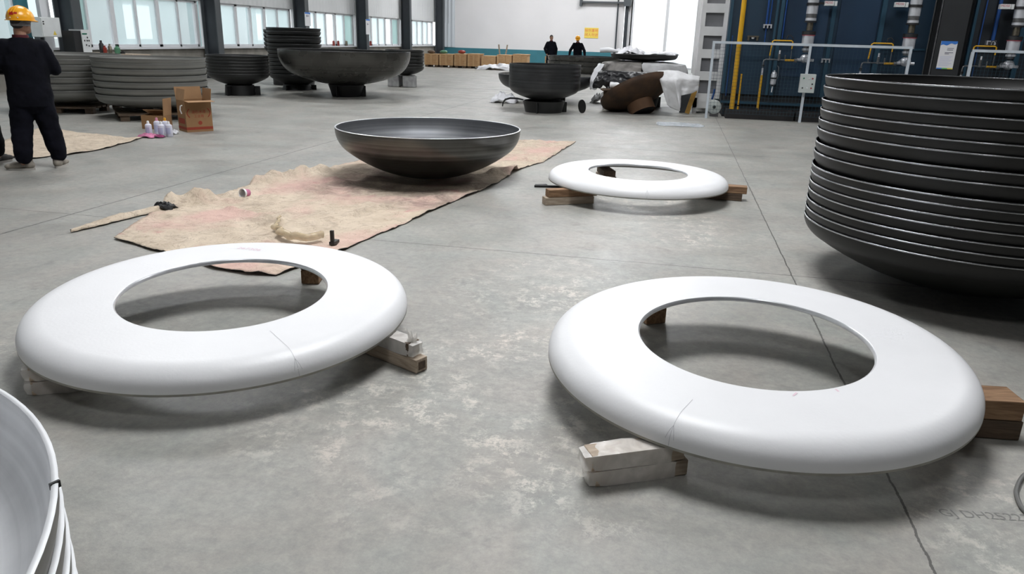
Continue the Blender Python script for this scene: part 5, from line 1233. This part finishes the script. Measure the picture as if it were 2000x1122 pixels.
r = thing('workbench', 'low bench with bottles behind the grey ribbed stack', 'bench', (a.x+.15, 15.2, 0))
MB().b2((-.75, -.3, a.z-.04), (.65, .3, a.z)).build('bench_top', M['wood_pale'], r, smooth=0)
for x in (-.7, .6):
    for y in (-.25, .25): MB().b2((x-.03, y-.03, 0), (x+.03, y+.03, a.z-.04)).build('leg', M['grey_pipe'], r, smooth=0)
for px, hh, rr, mt, lab in ((200, .27, .05, 'black', 'black bottle on the bench behind the grey ribbed stack'), (206, .16, .04, 'red_can', 'small red can on the bench beside the black bottle'), (216, .20, .04, 'brass', 'brown tin on the bench behind the grey ribbed stack'), (230, .17, .06, 'green_can', 'green jar on the bench behind the grey ribbed stack'), (240, .06, .05, 'black', 'low black tin at the right end of the bench')):
    p = aty(px, 104, 15.15); o = MB().lathe([(0, 0), (rr, 0), (rr, hh*.7), (rr*.5, hh*.82), (rr*.5, hh), (0, hh)], 18).build('bottle', M[mt], loc=(p.x, 15.15, a.z)); tag(o, lab, 'bottle')
for px, mt, lab in ((652, 'red_can', 'leftmost of the small red tins on the window sill behind the big bowl'), (661, 'red_can', 'second small red tin on the window sill behind the big bowl'), (677, 'brass', 'small brown tin on the window sill right of the red tins'), (712, 'red_can', 'small red tin on the sill right of the second board column'), (724, 'red_can', 'small red tin on the sill nearest the big bowl rim'), (717, 'conduit', 'small blue tin on the sill between two red tins')):
    p = atx(px, 82, XL+.05); tag(MB().lathe([(0, 0), (.055, 0), (.055, .18), (.035, .22), (0, .22)], 14).build('tin', M[mt], loc=(XL+.04, p.y, SILL)), lab, 'tin')
for px, lab in ((400, 'dark coil of cable on the plinth right of the column behind the low black stack'),):
    p = atx(426, 95, XL+.1); tag(MB().b2((-.06, -.09, -.14), (.06, .09, .14)).build('socket_box', M['black'], loc=(XL+.06, p.y, p.z)), 'black socket box on the plinth beside the column behind the low black stack', 'socket')
p = atx(66, 45, -14.75)
tag(MB().b2((-.04, -.16, 0), (.04, .16, 3.2)).build('teal_panel', M['teal'], loc=(-15.02, p.y, 0), smooth=0), 'teal upright panel left of the white wall cabinet', 'panel')
p2 = atx(78, 25, -14.75)
tag(MB().b2((-.05, -.10, 0), (.05, .10, 3.2)).build('white_post', M['frame_white'], loc=(-14.75, p.y+.30, 0), smooth=0), 'white upright post left of the white wall cabinet', 'post')
# ================================================================== LIGHT AND VIEW
W = bpy.data.worlds.new('sky'); SC.world = W; W.use_nodes = True
bg = W.node_tree.nodes['Background']; bg.inputs[0].default_value = (.93, .97, 1., 1); bg.inputs[1].default_value = 2.2
SC.view_settings.view_transform = 'Standard'; SC.view_settings.look = 'None'; SC.view_settings.gamma = 1; SC.view_settings.exposure = 0
SC.view_settings.use_curve_mapping = False
